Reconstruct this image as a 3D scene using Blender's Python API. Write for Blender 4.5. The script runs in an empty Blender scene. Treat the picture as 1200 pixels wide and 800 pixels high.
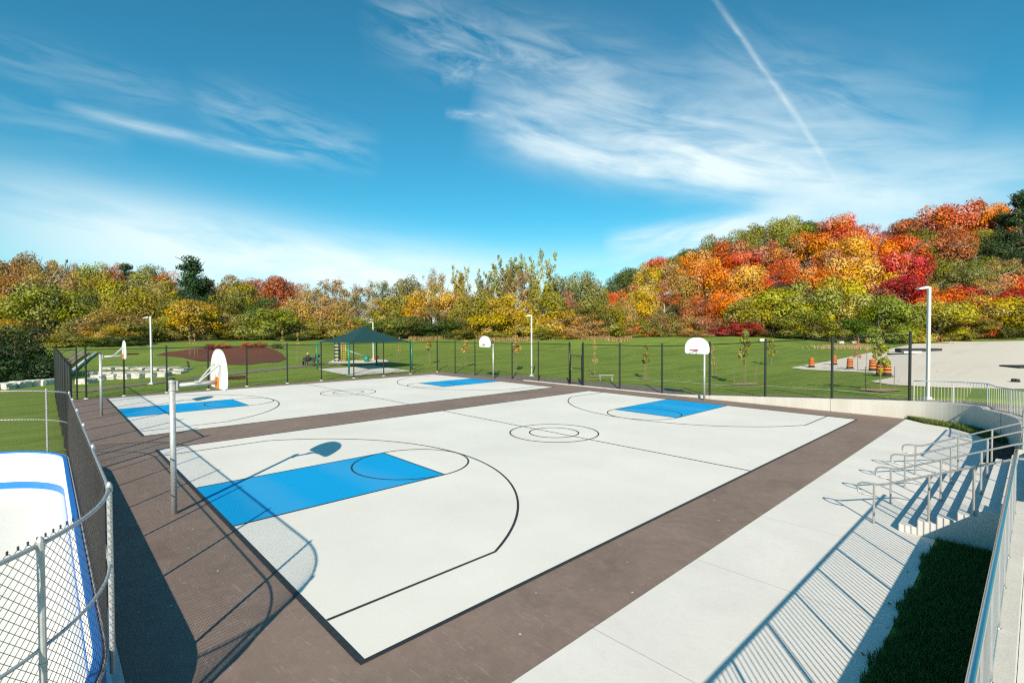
import bpy, bmesh, math, random
from math import sin, cos, tan, atan2, radians, degrees, sqrt, pi, hypot, exp
from mathutils import Vector, Matrix, Euler

random.seed(7)
SC = bpy.context.scene
COL = SC.collection

# ------------------------------------------------------------------ camera
CAM = Vector((-2.8268, -5.7683, 4.1576))
FOC, W0 = 583.23, 1200.0
PITCH, ROLL, YAW = radians(-1.1947), radians(-0.2), radians(46.716)
_fw = Vector((cos(YAW), sin(YAW), 0)); _rt = Vector((sin(YAW), -cos(YAW), 0)); _up = Vector((0, 0, 1))
CF = _fw * cos(PITCH) + _up * sin(PITCH)
_u = -_fw * sin(PITCH) + _up * cos(PITCH)
CR = _rt * cos(ROLL) + _u * sin(ROLL)
CU = -_rt * sin(ROLL) + _u * cos(ROLL)
cd = bpy.data.cameras.new('camera'); cam = bpy.data.objects.new('camera', cd); COL.objects.link(cam)
cd.sensor_width = 36; cd.sensor_fit = 'HORIZONTAL'; cd.lens = FOC / W0 * 36; cd.clip_end = 5000; cd.clip_start = .05
cam.matrix_world = Matrix(((CR.x, CU.x, -CF.x, CAM.x), (CR.y, CU.y, -CF.y, CAM.y), (CR.z, CU.z, -CF.z, CAM.z), (0, 0, 0, 1)))
SC.camera = cam

def ray(u, v):
    return CF + CR * ((u - 600) / FOC) + CU * ((400 - v) / FOC)

def smooth(a, b, x):
    t = min(1, max(0, (x - a) / (b - a))); return t * t * (3 - 2 * t)

def interp(pts, x):
    if x <= pts[0][0]: return pts[0][1]
    for (a, ya), (b, yb) in zip(pts, pts[1:]):
        if x <= b:
            return ya + (yb - ya) * (x - a) / (b - a)
    return pts[-1][1]

# ------------------------------------------------------------------ terrain
def side_base(y):                      # how far the ground beyond the right wall stands above the courts
    return min(1.0, max(0.03, .2 + (8.2 - y) * .065))

RISE = [(0, 0), (46, 0), (60, .35), (72, .75), (84, 1.05), (98, 2.55), (112, 2.9), (140, 3.2), (400, 4)]
RISE_L = [(0, 0), (44, 0), (55, .5), (65, 1.1), (75, 1.9), (90, 2.6), (140, 3.2), (400, 4)]
RISE_R = [(0, 0), (35, 0), (60, .25), (110, .95), (140, 2.0), (400, 4)]
HILL = [(-400, 15), (0, 15), (150, 11), (300, 7.5), (420, 3), (480, 1.5), (650, 2), (705, 7), (760, 14), (820, 22), (900, 30), (1000, 31), (1100, 35), (1200, 38), (1700, 42)]

_q = ray(258, 400); _m = CAM + _q * 69.0
MOUND = (_m.x, _m.y, _rt.x, _rt.y)
def H(x, y):
    dx, dy = x - CAM.x, y - CAM.y
    d = dx * _fw.x + dy * _fw.y
    r = dx * _rt.x + dy * _rt.y
    if d < 1: d = 1
    t = r / d
    u = 600 + FOC * t
    dd = hypot(dx, dy) if abs(t) > 1.2 else d
    wl = 1 - smooth(-.55, -.2, t); wr = smooth(.42, .78, t)
    z = interp(RISE_L, d) * wl + interp(RISE_R, d) * wr + interp(RISE, d) * (1 - wl - wr)
    far = 100 if u < 600 else 112
    z += interp(HILL, u) * smooth(far, far + 115, d)
    mx, my = x - MOUND[0], y - MOUND[1]; ma = mx * MOUND[2] + my * MOUND[3]; mb_ = -mx * MOUND[3] + my * MOUND[2]
    q_ = (ma / 9.5) ** 2 + (mb_ / 5.0) ** 2
    if q_ < 4: z += .75 * exp(-q_ * 1.2)
    if x > 26.6:
        z += side_base(y) * smooth(26.6, 26.9, x)
    elif y < -5.5 and d > 0:
        z += 1.0
    return z

def gpt(u, v):                         # where a line of sight meets the ground
    d = ray(u, v); t = 4.0; st = .25
    while t < 400:
        p = CAM + d * t
        if p.z <= H(p.x, p.y):
            lo, hi = t - st, t
            for _ in range(25):
                m = (lo + hi) / 2; p = CAM + d * m
                if p.z <= H(p.x, p.y): hi = m
                else: lo = m
            p = CAM + d * hi
            return Vector((p.x, p.y, H(p.x, p.y)))
        st = .25 if t < 60 else .6
        t += st
    p = CAM + d * 120
    return Vector((p.x, p.y, H(p.x, p.y)))

def at(u, dep):                        # ground point on bearing u at a depth
    d = ray(u, 390); p = CAM + d * dep
    return Vector((p.x, p.y, H(p.x, p.y)))

# ------------------------------------------------------------------ mesh helpers
class MB:
    def __init__(s): s.v = []; s.f = []; s.m = []
    def add(s, vs, fs, mi=0):
        o = len(s.v); s.v += [tuple(p) for p in vs]; s.f += [tuple(i + o for i in f) for f in fs]; s.m += [mi] * len(fs); return s
    def box(s, c, d, rz=0, mi=0, M=None):
        hx, hy, hz = d[0] / 2, d[1] / 2, d[2] / 2
        vs = []
        for z in (-hz, hz):
            for x, y in ((-hx, -hy), (hx, -hy), (hx, hy), (-hx, hy)):
                p = Vector((x, y, z))
                if M is not None: p = M @ p
                elif rz: p = Vector((x * cos(rz) - y * sin(rz), x * sin(rz) + y * cos(rz), z))
                vs.append((p.x + c[0], p.y + c[1], p.z + c[2]))
        return s.add(vs, [(3, 2, 1, 0), (4, 5, 6, 7), (0, 1, 5, 4), (1, 2, 6, 5), (2, 3, 7, 6), (3, 0, 4, 7)], mi)
    def tube(s, pts, r, n=8, caps=True, closed=False, mi=0):
        P = [Vector(p) for p in pts]; N = len(P)
        rs = r if isinstance(r, (list, tuple)) else [r] * N
        prev = None; vs = []
        for i in range(N):
            if closed: t = P[(i + 1) % N] - P[i - 1]
            else: t = P[min(i + 1, N - 1)] - P[max(i - 1, 0)]
            t.normalize()
            if prev is None:
                a = Vector((0, 0, 1)) if abs(t.z) < .9 else Vector((1, 0, 0))
                prev = t.cross(a).normalized()
            else:
                prev = (prev - t * prev.dot(t)).normalized()
            b = t.cross(prev)
            for k in range(n):
                an = 2 * pi * k / n
                vs.append(P[i] + (prev * cos(an) + b * sin(an)) * rs[i])
        fs = []
        for i in range(N if closed else N - 1):
            j = (i + 1) % N
            for k in range(n):
                l = (k + 1) % n
                fs.append((i * n + k, i * n + l, j * n + l, j * n + k))
        if caps and not closed:
            fs.append(tuple(range(n - 1, -1, -1))); fs.append(tuple((N - 1) * n + k for k in range(n)))
        return s.add(vs, fs, mi)
    def prism(s, poly, z0, z1, mi=0):
        n = len(poly)
        vs = [(x, y, z0) for x, y in poly] + [(x, y, z1) for x, y in poly]
        fs = [tuple(range(n - 1, -1, -1)), tuple(range(n, 2 * n))] + [(i, (i + 1) % n, n + (i + 1) % n, n + i) for i in range(n)]
        return s.add(vs, fs, mi)
    def sheet(s, poly, z, mi=0):
        return s.add([(x, y, z) for x, y in poly], [tuple(range(len(poly)))], mi)
    def ribbon(s, pts, w, z, closed=False, mi=0):       # flat painted line
        P = [Vector((p[0], p[1])) for p in pts]; N = len(P); vs = []
        for i in range(N):
            if closed: t = P[(i + 1) % N] - P[i - 1]
            else: t = P[min(i + 1, N - 1)] - P[max(i - 1, 0)]
            t.normalize(); nn = Vector((-t.y, t.x)) * w / 2
            vs += [(P[i].x + nn.x, P[i].y + nn.y, z), (P[i].x - nn.x, P[i].y - nn.y, z)]
        fs = [(2 * i, 2 * i + 1, 2 * ((i + 1) % N) + 1, 2 * ((i + 1) % N)) for i in range(N if closed else N - 1)]
        return s.add(vs, fs, mi)
    def build(s, name, mats, parent=None, smooth_=False, bevel=0, loc=None):
        me = bpy.data.meshes.new(name); me.from_pydata(s.v, [], s.f)
        if not isinstance(mats, (list, tuple)): mats = [mats]
        for m in mats: me.materials.append(m)
        if len(mats) > 1: me.polygons.foreach_set('material_index', s.m)
        if smooth_: me.polygons.foreach_set('use_smooth', [True] * len(me.polygons))
        me.update()
        o = bpy.data.objects.new(name, me); COL.objects.link(o)
        if parent: o.parent = parent
        if loc is not None: o.location = loc
        if bevel:
            b = o.modifiers.new('bevel', 'BEVEL'); b.width = bevel; b.segments = 2; b.limit_method = 'ANGLE'
        return o

def tag(o, label=None, cat=None, group=None, kind=None):
    if label: o['label'] = label
    if cat: o['category'] = cat
    if group: o['group'] = group
    if kind: o['kind'] = kind
    return o

def thing(name, label, cat, loc=(0, 0, 0), rz=0, group=None):
    o = bpy.data.objects.new(name, None); o.empty_display_size = .3; COL.objects.link(o)
    o.location = loc; o.rotation_euler = (0, 0, rz)
    return tag(o, label, cat, group)

def dup(root, loc=None, rz=None, label=None, group=None):
    def cp(o, par):
        c = o.copy(); COL.objects.link(c)
        if par: c.parent = par
        for ch in [k for k in o.children]: cp(ch, c)
        return c
    r = cp(root, None)
    if loc is not None: r.location = loc
    if rz is not None: r.rotation_euler = (0, 0, rz)
    if label: r['label'] = label
    if group: r['group'] = group
    return r

# ------------------------------------------------------------------ materials
def newmat(name):
    m = bpy.data.materials.new(name); m.use_nodes = True
    nt = m.node_tree; b = nt.nodes['Principled BSDF']
    return m, nt, b
def L(nt, a, b): nt.links.new(a, b)
def nd(nt, t, **k):
    n = nt.nodes.new(t)
    for a, v in k.items(): setattr(n, a, v)
    return n
def noise(nt, scale, detail=4, vec=None, rough=.55, dist=0):
    n = nd(nt, 'ShaderNodeTexNoise'); n.inputs['Scale'].default_value = scale; n.inputs['Detail'].default_value = detail
    n.inputs['Roughness'].default_value = rough; n.inputs['Distortion'].default_value = dist
    if vec is not None: L(nt, vec, n.inputs['Vector'])
    return n.outputs['Fac']
def ramp(nt, fac, stops):
    r = nd(nt, 'ShaderNodeValToRGB'); e = r.color_ramp.elements
    while len(e) < len(stops): e.new(.5)
    for el, (p, c) in zip(e, stops):
        el.position = p; el.color = (c[0], c[1], c[2], 1) if hasattr(c, '__len__') else (c, c, c, 1)
    L(nt, fac, r.inputs[0]); return r.outputs[0]
def mix(nt, fac, a, b, mode='MIX'):
    n = nd(nt, 'ShaderNodeMix', data_type='RGBA', blend_type=mode)
    for i, x in ((0, fac), (6, a), (7, b)):
        if hasattr(x, 'node'): L(nt, x, n.inputs[i])
        elif i == 0: n.inputs[0].default_value = x
        else: n.inputs[i].default_value = (*x, 1) if len(x) == 3 else x
    return n.outputs[2]
def mth(nt, op, a, b=None, c=None, clamp=False):
    n = nd(nt, 'ShaderNodeMath', operation=op, use_clamp=clamp)
    for i, x in enumerate((a, b, c)):
        if x is None: continue
        if hasattr(x, 'node'): L(nt, x, n.inputs[i])
        else: n.inputs[i].default_value = x
    return n.outputs[0]
def bump(nt, b, h, strength=.3, dist=.01):
    n = nd(nt, 'ShaderNodeBump'); n.inputs['Strength'].default_value = strength; n.inputs['Distance'].default_value = dist
    L(nt, h, n.inputs['Height']); L(nt, n.outputs[0], b.inputs['Normal'])
def pos(nt): return nd(nt, 'ShaderNodeNewGeometry').outputs['Position']
def obj_vec(nt): return nd(nt, 'ShaderNodeTexCoord').outputs['Object']

def simple(name, col, rough=.5, metal=0, var=.08, scale=6, spec=.5):
    m, nt, b = newmat(name)
    f = noise(nt, scale, 5, obj_vec(nt))
    lo = tuple(c * (1 - var) for c in col); hi = tuple(min(1, c * (1 + var)) for c in col)
    L(nt, ramp(nt, f, [(.3, lo), (.7, hi)]), b.inputs['Base Color'])
    b.inputs['Roughness'].default_value = rough; b.inputs['Metallic'].default_value = metal
    b.inputs['Specular IOR Level'].default_value = spec
    return m

def mat_court(name, col, dirt=.10):
    m, nt, b = newmat(name); p = pos(nt)
    big = noise(nt, .22, 6, p, .6); med = noise(nt, 1.6, 6, p, .65, .6); fine = noise(nt, 90, 3, p)
    c = mix(nt, ramp(nt, big, [(.35, 0), (.75, 1)]), col, tuple(x * (1 - dirt) for x in col))
    c = mix(nt, ramp(nt, med, [(.62, 0), (.8, .5)]), c, tuple(x * (.86 if i < 2 else .82) for i, x in enumerate(col)))
    c = mix(nt, ramp(nt, fine, [(.35, .12), (.65, 0)]), c, tuple(x * .75 for x in col))
    w = nd(nt, 'ShaderNodeTexWave', wave_type='BANDS', bands_direction='X'); w.inputs['Scale'].default_value = .12; w.inputs['Distortion'].default_value = 3; w.inputs['Detail'].default_value = 3
    L(nt, p, w.inputs['Vector'])
    c = mix(nt, ramp(nt, w.outputs['Fac'], [(.4, 0), (1, .05)]), c, (.5, .5, .47))
    # few scuffs
    mp = nd(nt, 'ShaderNodeMapping'); mp.inputs['Scale'].default_value = (.5, 2.6, 1); mp.inputs['Rotation'].default_value = (0, 0, .8); L(nt, p, mp.inputs['Vector'])
    sc = noise(nt, 3.2, 6, mp.outputs[0], .75, 1.2)
    c = mix(nt, ramp(nt, sc, [(.69, 0), (.78, .22)]), c, (.38, .36, .33))
    L(nt, c, b.inputs['Base Color']); b.inputs['Roughness'].default_value = .8; b.inputs['Specular IOR Level'].default_value = .15
    bump(nt, b, fine, .12, .004)
    return m

def mat_asphalt(name, col, scuff=True, col2=None):
    m, nt, b = newmat(name); p = pos(nt)
    big = noise(nt, .35, 6, p, .65, .5); med = noise(nt, 3.5, 6, p, .7); fine = noise(nt, 120, 3, p); 
    c = mix(nt, ramp(nt, big, [(.3, 0), (.72, 1)]), col, tuple(x * .72 for x in col))
    c = mix(nt, ramp(nt, med, [(.45, 0), (.75, .45)]), c, tuple(x * 1.28 for x in col))
    c = mix(nt, ramp(nt, fine, [(.3, .4), (.62, 0)]), c, tuple(x * .5 for x in col))
    if scuff:
        mp = nd(nt, 'ShaderNodeMapping'); mp.inputs['Scale'].default_value = (3.0, .45, 1); mp.inputs['Rotation'].default_value = (0, 0, .55); L(nt, p, mp.inputs['Vector'])
        s1 = noise(nt, 4, 7, mp.outputs[0], .8, 1.5)
        c = mix(nt, ramp(nt, s1, [(.57, 0), (.70, .55)]), c, (.46, .40, .37))
        wet = noise(nt, .55, 7, p, .7, 1.2)
        c = mix(nt, ramp(nt, wet, [(.54, 0), (.68, .45)]), c, tuple(x * .55 for x in col))
        v = nd(nt, 'ShaderNodeTexVoronoi', feature='F1'); v.inputs['Scale'].default_value = 2.3; L(nt, p, v.inputs['Vector'])
        c = mix(nt, ramp(nt, v.outputs['Distance'], [(.03, .8), (.06, 0)]), c, (.6, .57, .54))
    L(nt, c, b.inputs['Base Color']); b.inputs['Roughness'].default_value = .85; b.inputs['Specular IOR Level'].default_value = .25
    bump(nt, b, fine, .35, .006)
    return m

def mat_concrete(name, col=(.60, .595, .58), joint=None, dark=.8):
    m, nt, b = newmat(name); p = pos(nt)
    big = noise(nt, .5, 7, p, .65, .4); med = noise(nt, 5, 6, p, .7); fine = noise(nt, 70, 3, p)
    c = mix(nt, ramp(nt, big, [(.35, 0), (.75, 1)]), col, tuple(x * dark for x in col))
    c = mix(nt, ramp(nt, med, [(.5, 0), (.8, .35)]), c, tuple(x * .8 for x in col))
    c = mix(nt, ramp(nt, fine, [(.3, .2), (.5, 0)]), c, tuple(x * .65 for x in col))
    vs = noise(nt, 1.1, 7, p, .75, 1.0)
    c = mix(nt, ramp(nt, vs, [(.6, 0), (.72, .3)]), c, tuple(x * k for x, k in zip(col, (.74, .70, .62))))
    if joint:
        sp = nd(nt, 'ShaderNodeSeparateXYZ'); L(nt, p, sp.inputs[0])
        a = mth(nt, 'PINGPONG', mth(nt, 'ADD', sp.outputs[0], 50 * joint + .35), joint / 2)
        j = mth(nt, 'LESS_THAN', a, .006)
        c = mix(nt, mth(nt, 'MULTIPLY', j, .8), c, tuple(x * .4 for x in col))
    L(nt, c, b.inputs['Base Color']); b.inputs['Roughness'].default_value = .8; b.inputs['Specular IOR Level'].default_value = .3
    bump(nt, b, med, .15, .01)
    return m

def mat_lot(name, col):                                # rolled stone dust, faint wheel tracks
    m, nt, b = newmat(name); p = pos(nt)
    big = noise(nt, .06, 5, p, .6, .5); fine = noise(nt, 9, 3, p)
    mp = nd(nt, 'ShaderNodeMapping'); mp.inputs['Scale'].default_value = (.03, .5, 1); mp.inputs['Rotation'].default_value = (0, 0, -.15); L(nt, p, mp.inputs['Vector'])
    tr = noise(nt, 1.2, 5, mp.outputs[0], .6)
    c = mix(nt, ramp(nt, big, [(.35, 0), (.7, .5)]), col, tuple(x * k for x, k in zip(col, (.9, .87, .82))))
    c = mix(nt, ramp(nt, tr, [(.54, 0), (.64, .5)]), c, tuple(x * .84 for x in col))
    c = mix(nt, ramp(nt, fine, [(.3, .12), (.6, 0)]), c, tuple(x * .7 for x in col))
    L(nt, c, b.inputs['Base Color']); b.inputs['Roughness'].default_value = .9
    return m

def mat_wall(name, col=(.56, .54, .50), joint=0):                # cast concrete with water streaks
    m, nt, b = newmat(name); p = pos(nt)
    mp = nd(nt, 'ShaderNodeMapping'); mp.inputs['Scale'].default_value = (1, 1, .15); L(nt, p, mp.inputs['Vector'])
    st = noise(nt, 2.2, 6, mp.outputs[0], .65); big = noise(nt, .8, 6, p, .6); fine = noise(nt, 40, 3, p)
    c = mix(nt, ramp(nt, st, [(.4, 0), (.8, .6)]), col, tuple(x * .72 for x in col))
    c = mix(nt, ramp(nt, big, [(.45, 0), (.8, .5)]), c, (.45, .41, .35))
    c = mix(nt, ramp(nt, fine, [(.3, .3), (.5, 0)]), c, tuple(x * .6 for x in col))
    if joint:
        sp = nd(nt, 'ShaderNodeSeparateXYZ'); L(nt, p, sp.inputs[0])
        j = mth(nt, 'LESS_THAN', mth(nt, 'PINGPONG', mth(nt, 'ADD', sp.outputs[1], 10 * joint - 1.57), joint / 2), .018)
        c = mix(nt, mth(nt, 'MULTIPLY', j, .6), c, (.16, .15, .14))
    L(nt, c, b.inputs['Base Color']); b.inputs['Roughness'].default_value = .85
    bump(nt, b, fine, .2, .01)
    return m

def mat_grass(name, a=(.118, .188, .026), b2=(.18, .25, .04), c3=(.245, .245, .075)):
    m, nt, b = newmat(name); p = pos(nt)
    big = noise(nt, .11, 6, p, .6, .4); med = noise(nt, 1.3, 6, p, .7); fine = noise(nt, 16, 5, p, .75)
    mp = nd(nt, 'ShaderNodeMapping'); mp.inputs['Rotation'].default_value = (0, 0, .35); mp.inputs['Scale'].default_value = (.10, .75, 1); L(nt, p, mp.inputs['Vector'])
    row = noise(nt, 1.1, 3, mp.outputs[0], .5)
    c = mix(nt, ramp(nt, big, [(.35, 0), (.7, 1)]), a, b2)
    c = mix(nt, ramp(nt, row, [(.38, 0), (.62, .8)]), c, tuple(x * 1.12 for x in b2))
    pat = noise(nt, .32, 7, p, .7, .8)
    c = mix(nt, ramp(nt, pat, [(.56, 0), (.72, .7)]), c, tuple(x * 1.0 for x in c3))
    c = mix(nt, ramp(nt, pat, [(.3, .5), (.42, 0)]), c, tuple(x * .62 for x in a))
    c = mix(nt, ramp(nt, med, [(.55, 0), (.8, .6)]), c, c3)
    c = mix(nt, ramp(nt, fine, [(.25, .55), (.55, 0)]), c, tuple(x * .45 for x in a))
    L(nt, c, b.inputs['Base Color']); b.inputs['Roughness'].default_value = .9; b.inputs['Specular IOR Level'].default_value = .15
    bump(nt, b, fine, .6, .05)
    return m

def mat_leaf(name, hue=.012, val=.34):
    m, nt, b = newmat(name)
    oi = nd(nt, 'ShaderNodeObjectInfo')
    at_ = nd(nt, 'ShaderNodeAttribute', attribute_name='tone'); sp = nd(nt, 'ShaderNodeSeparateXYZ'); L(nt, at_.outputs['Vector'], sp.inputs[0])
    hs = nd(nt, 'ShaderNodeHueSaturation')
    L(nt, mth(nt, 'MULTIPLY_ADD', sp.outputs[0], hue, .5), hs.inputs['Hue'])
    L(nt, mth(nt, 'MULTIPLY_ADD', sp.outputs[1], val, 1.0), hs.inputs['Value'])
    L(nt, mth(nt, 'MULTIPLY_ADD', sp.outputs[2], .18, 1.0), hs.inputs['Saturation'])
    L(nt, oi.outputs['Color'], hs.inputs['Color'])
    c = hs.outputs[0]
    L(nt, c, b.inputs['Base Color']); b.inputs['Roughness'].default_value = .6; b.inputs['Specular IOR Level'].default_value = .2
    tr = nd(nt, 'ShaderNodeBsdfTranslucent'); L(nt, c, tr.inputs['Color'])
    ms = nd(nt, 'ShaderNodeMixShader'); ms.inputs[0].default_value = .14
    L(nt, b.outputs[0], ms.inputs[1]); L(nt, tr.outputs[0], ms.inputs[2])
    L(nt, ms.outputs[0], nt.nodes['Material Output'].inputs[0])
    return m

M = {}
M['white_court'] = mat_court('white court coating', (.745, .735, .695), .14)
M['blue_court'] = mat_court('blue court coating', (.003, .33, .70), .08)
M['line'] = simple('black line paint', (.022, .025, .028), .6, var=.3, scale=9)
M['asphalt'] = mat_asphalt('brown asphalt coating', (.258, .192, .163))
M['path'] = mat_asphalt('path asphalt', (.235, .20, .175), False)
M['lot'] = mat_lot('parking lot surface', (.70, .63, .54))
M['plaza'] = mat_concrete('plaza concrete', (.72, .705, .67), 3.05, .87)
M['concrete'] = mat_concrete('concrete', (.66, .65, .63))
M['wall'] = mat_wall('cast concrete')
M['grass'] = mat_grass('grass')
M['woodfloor'] = mat_grass('forest floor', (.05, .055, .02), (.09, .075, .03), (.13, .10, .05))
M['mulch'] = mat_asphalt('bark mulch', (.15, .055, .03), False)
M['straw'] = mat_asphalt('wood chip mulch', (.46, .31, .18), False)
M['galv'] = simple('galvanised steel', (.47, .475, .48), .5, .45, .12, 14)
M['stainless'] = simple('stainless steel', (.42, .405, .39), .5, .6, .06, 14)
M['railsteel'] = simple('polished rail steel', (.60, .62, .64), .20, 1.0, .05, 14)
M['wire'] = simple('weathered wire', (.07, .065, .062), .5, .5, .15, 30)
M['black'] = simple('black vinyl coating', (.012, .013, .014), .45, 0, .2, 12)
M['white'] = simple('white enamel', (.80, .80, .79), .35, 0, .04, 4)
M['board'] = simple('white rink panel', (.80, .81, .82), .3, 0, .04, 2)
M['bluep'] = simple('blue plastic', (.012, .16, .55), .35, 0, .08, 5)
M['blued'] = simple('blue outer panel', (.05, .16, .36), .4, 0, .15, 3)
M['orange'] = simple('orange enamel', (.72, .17, .015), .45, 0, .06, 8)
M['redrim'] = simple('red rim steel', (.42, .035, .02), .45, .1, .1, 8)
M['lamp'] = simple('pale grey painted steel', (.52, .53, .54), .4, .1, .05, 5)
M['lens'] = simple('lamp lens', (.5, .5, .48), .2, 0, .02, 5)
M['green'] = simple('green painted steel', (.01, .19, .12), .4, 0, .08, 6)
M['canopy'] = simple('green shade cloth', (.001, .04, .043), .85, 0, .1, 2.5)
M['yellow'] = simple('yellow plastic', (.30, .23, .03), .4, 0, .06, 6)
M['bark'] = simple('bark', (.13, .10, .075), .9, 0, .35, 7)
M['paleb'] = simple('pale bark', (.36, .33, .28), .85, 0, .3, 7)
M['stake'] = simple('wooden stake', (.20, .155, .10), .8, 0, .15, 9)
M['stone'] = mat_wall('quarry stone', (.52, .51, .48))
M['leaf'] = mat_leaf('foliage')
M['dark'] = simple('dark fabric', (.018, .02, .025), .8, 0, .25, 7)
M['skin'] = simple('skin', (.55, .36, .27), .5, 0, .05, 9)
M['hair'] = simple('blond hair', (.52, .38, .20), .6, 0, .2, 18)
M['wood'] = simple('grey timber', (.17, .16, .12), .85, 0, .2, 6)
M['rubber'] = simple('black rubber', (.02, .02, .02), .8, 0, .2, 9)

def struct(name, mb, mat, **k): return tag(mb.build(name, mat, **k), kind='structure')

# ------------------------------------------------------------------ ground
def axis(lo, hi, near_lo, near_hi, fine):
    xs = []; x = near_lo
    while x <= near_hi + 1e-6: xs.append(x); x += fine
    s = fine; x = near_hi
    while x < hi: s = min(9, s * 1.12); x += s; xs.append(x)
    s = fine; x = near_lo
    while x > lo: s = min(20, s * 1.3); x -= s; xs.insert(0, x)
    return xs
xs = axis(-160, 330, -30, 60, 1.0); ys = axis(-160, 330, -16, 66, 1.0)
mb = MB()
def ground_z(x, y):
    z = H(x, y) - .02
    if -31 < x < -1 and -3 < y < 17: z = -.62
    elif -13 <= x < 27.4 and -7.2 < y < 38: z = -.06
    elif y <= -7.2 and x < 24: z = min(z, .70)
    return z
for y in ys:
    for x in xs: mb.v.append((x, y, ground_z(x, y)))
nx = len(xs)
for j in range(len(ys) - 1):
    for i in range(nx - 1):
        mb.f.append((j * nx + i, j * nx + i + 1, (j + 1) * nx + i + 1, (j + 1) * nx + i)); mb.m.append(0)
g_ = mb.build('ground', [M['grass'], M['woodfloor']], smooth_=True)
def dep_of(x, y): return (x - CAM.x) * _fw.x + (y - CAM.y) * _fw.y
def uof(x, y):
    d = max(1, dep_of(x, y)); return 600 + FOC * ((x - CAM.x) * _rt.x + (y - CAM.y) * _rt.y) / d
mi = []
for p in g_.data.polygons:
    c = p.center; d = dep_of(c.x, c.y); u = uof(c.x, c.y)
    lim = interp([(0, 76), (170, 78), (200, 88), (330, 92), (480, 100), (730, 104), (900, 110), (1200, 116)], u)
    mi.append(1 if d > lim else 0)
g_.data.polygons.foreach_set('material_index', mi)
tag(g_, kind='structure')

# draped sheet following the terrain
def drape(name, poly, mat, lift=.012, step=1.0):
    import mathutils.geometry as mg
    xs_ = [p[0] for p in poly]; ys_ = [p[1] for p in poly]
    pts = []; 
    n = len(poly)
    for i in range(n):                                   # densify the outline
        a, b = Vector(poly[i][:2]), Vector(poly[(i + 1) % n][:2]); k = max(1, int((b - a).length / step))
        for j in range(k): pts.append(a.lerp(b, j / k))
    nb = len(pts)
    def inside(x, y):
        c = False; j = nb - 1
        for i in range(nb):
            xi, yi, xj, yj = pts[i].x, pts[i].y, pts[j].x, pts[j].y
            if (yi > y) != (yj > y) and x < (xj - xi) * (y - yi) / (yj - yi) + xi: c = not c
            j = i
        return c
    border = pts[:nb]; allp = list(border)
    x = min(xs_) + step / 2
    while x < max(xs_):
        y = min(ys_) + step / 2
        while y < max(ys_):
            if inside(x, y) and min((Vector((x, y)) - q).length_squared for q in border) > (step * .4) ** 2: allp.append(Vector((x, y)))
            y += step
        x += step
    r = mg.delaunay_2d_cdt(allp, [], [list(range(nb))], 1, 1e-4)
    b = MB(); b.add([(p.x, p.y, H(p.x, p.y) + lift) for p in r[0]], [tuple(f) for f in r[2]])
    return b.build(name, mat, smooth_=True)

# courts ------------------------------------------------------------
LX, WY, GAP = 24.63, 15.65, 3.18
struct('asphalt', MB().sheet([(-2.3, -1.52), (26.56, -1.52), (26.56, 36.9), (-2.3, 35.35)], 0), M['asphalt'])
struct('asphalt_apron', MB().sheet([(-12, -9.0), (1.2, -9), (1.2, -5.6), (-2.3, -5.6), (-2.3, -1.53), (-12, -1.53)][2:5] + [(-2.3, -1.53)], -.004) if False else MB().sheet([(-2.3, -5.4), (.2, -5.4), (.2, -4.41), (-2.3, -4.41)], -.003), M['asphalt'])
for y0 in (0, WY + GAP):
    cy = y0 + WY / 2
    struct('court_surface', MB().sheet([(0, y0), (LX, y0), (LX, y0 + WY), (0, y0 + WY)], .004), M['white_court'])
    for x0, x1 in ((0, 5.58), (LX - 5.58, LX)):
        struct('key_paint', MB().sheet([(x0, cy - 1.8), (x1, cy - 1.8), (x1, cy + 1.8), (x0, cy + 1.8)], .008), M['blue_court'])
    ln = MB(); lw = .055; z = .012
    h = .045
    ln.ribbon([(-.02, y0 + .02), (LX + .02, y0 + .02)], .08, z)
    ln.ribbon([(-.02, y0 + WY - .02), (LX + .02, y0 + WY - .02)], .08, z)
    ln.ribbon([(.02, y0 + .062), (.02, y0 + WY - .062)], .10, z)
    ln.ribbon([(LX - .02, y0 + .062), (LX - .02, y0 + WY - .062)], .08, z)
    ln.ribbon([(LX / 2, y0 + .065), (LX / 2, y0 + WY - .065)], lw, z)
    for s, bx in ((1, 0), (-1, LX)):
        X = lambda a: bx + s * a
        fin = .075
        ln.ribbon([(X(fin), cy - 1.8), (X(5.55), cy - 1.8)], lw, z + .001)
        ln.ribbon([(X(fin), cy + 1.8), (X(5.55), cy + 1.8)], lw, z + .001)
        ln.ribbon([(X(5.58), cy - 1.83), (X(5.58), cy + 1.83)], lw, z + .001)
        ln.ribbon([(X(5.58) + 1.8 * cos(a * pi / 32), cy + 1.8 * sin(a * pi / 32)) for a in range(64)], lw, z + .002, True)
        R3, cx3 = 7.37, .03; hy = WY / 2 - 1.22
        a0 = math.asin(hy / R3); N = 64
        arc = [(X(cx3 + R3 * cos(-a0 + 2 * a0 * i / N)), cy + R3 * sin(-a0 + 2 * a0 * i / N)) for i in range(N + 1)]
        ln.ribbon([(X(fin), cy - hy)] + arc + [(X(fin), cy + hy)], lw, z + .003)
    for rr in (1.8, 1.0):
        ln.ribbon([(LX / 2 + rr * cos(a * pi / 32), cy + rr * sin(a * pi / 32)) for a in range(64)], lw, z + .004, True)
    struct('court_line', ln, M['line'])

# plaza, grass, terrace -----------------------------------------------
PLZ = [(-12, -4.4), (9.98, -4.4), (9.98, -3.8), (15.5, -3.8), (15.5, -4.6), (22.5, -4.6), (24.0, -4.05), (25.0, -3.3), (25.45, -2.4), (26.3, -1.53), (-12, -1.53)]
struct('plaza_pavement', MB().sheet(PLZ, .006), M['plaza'])

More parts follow.
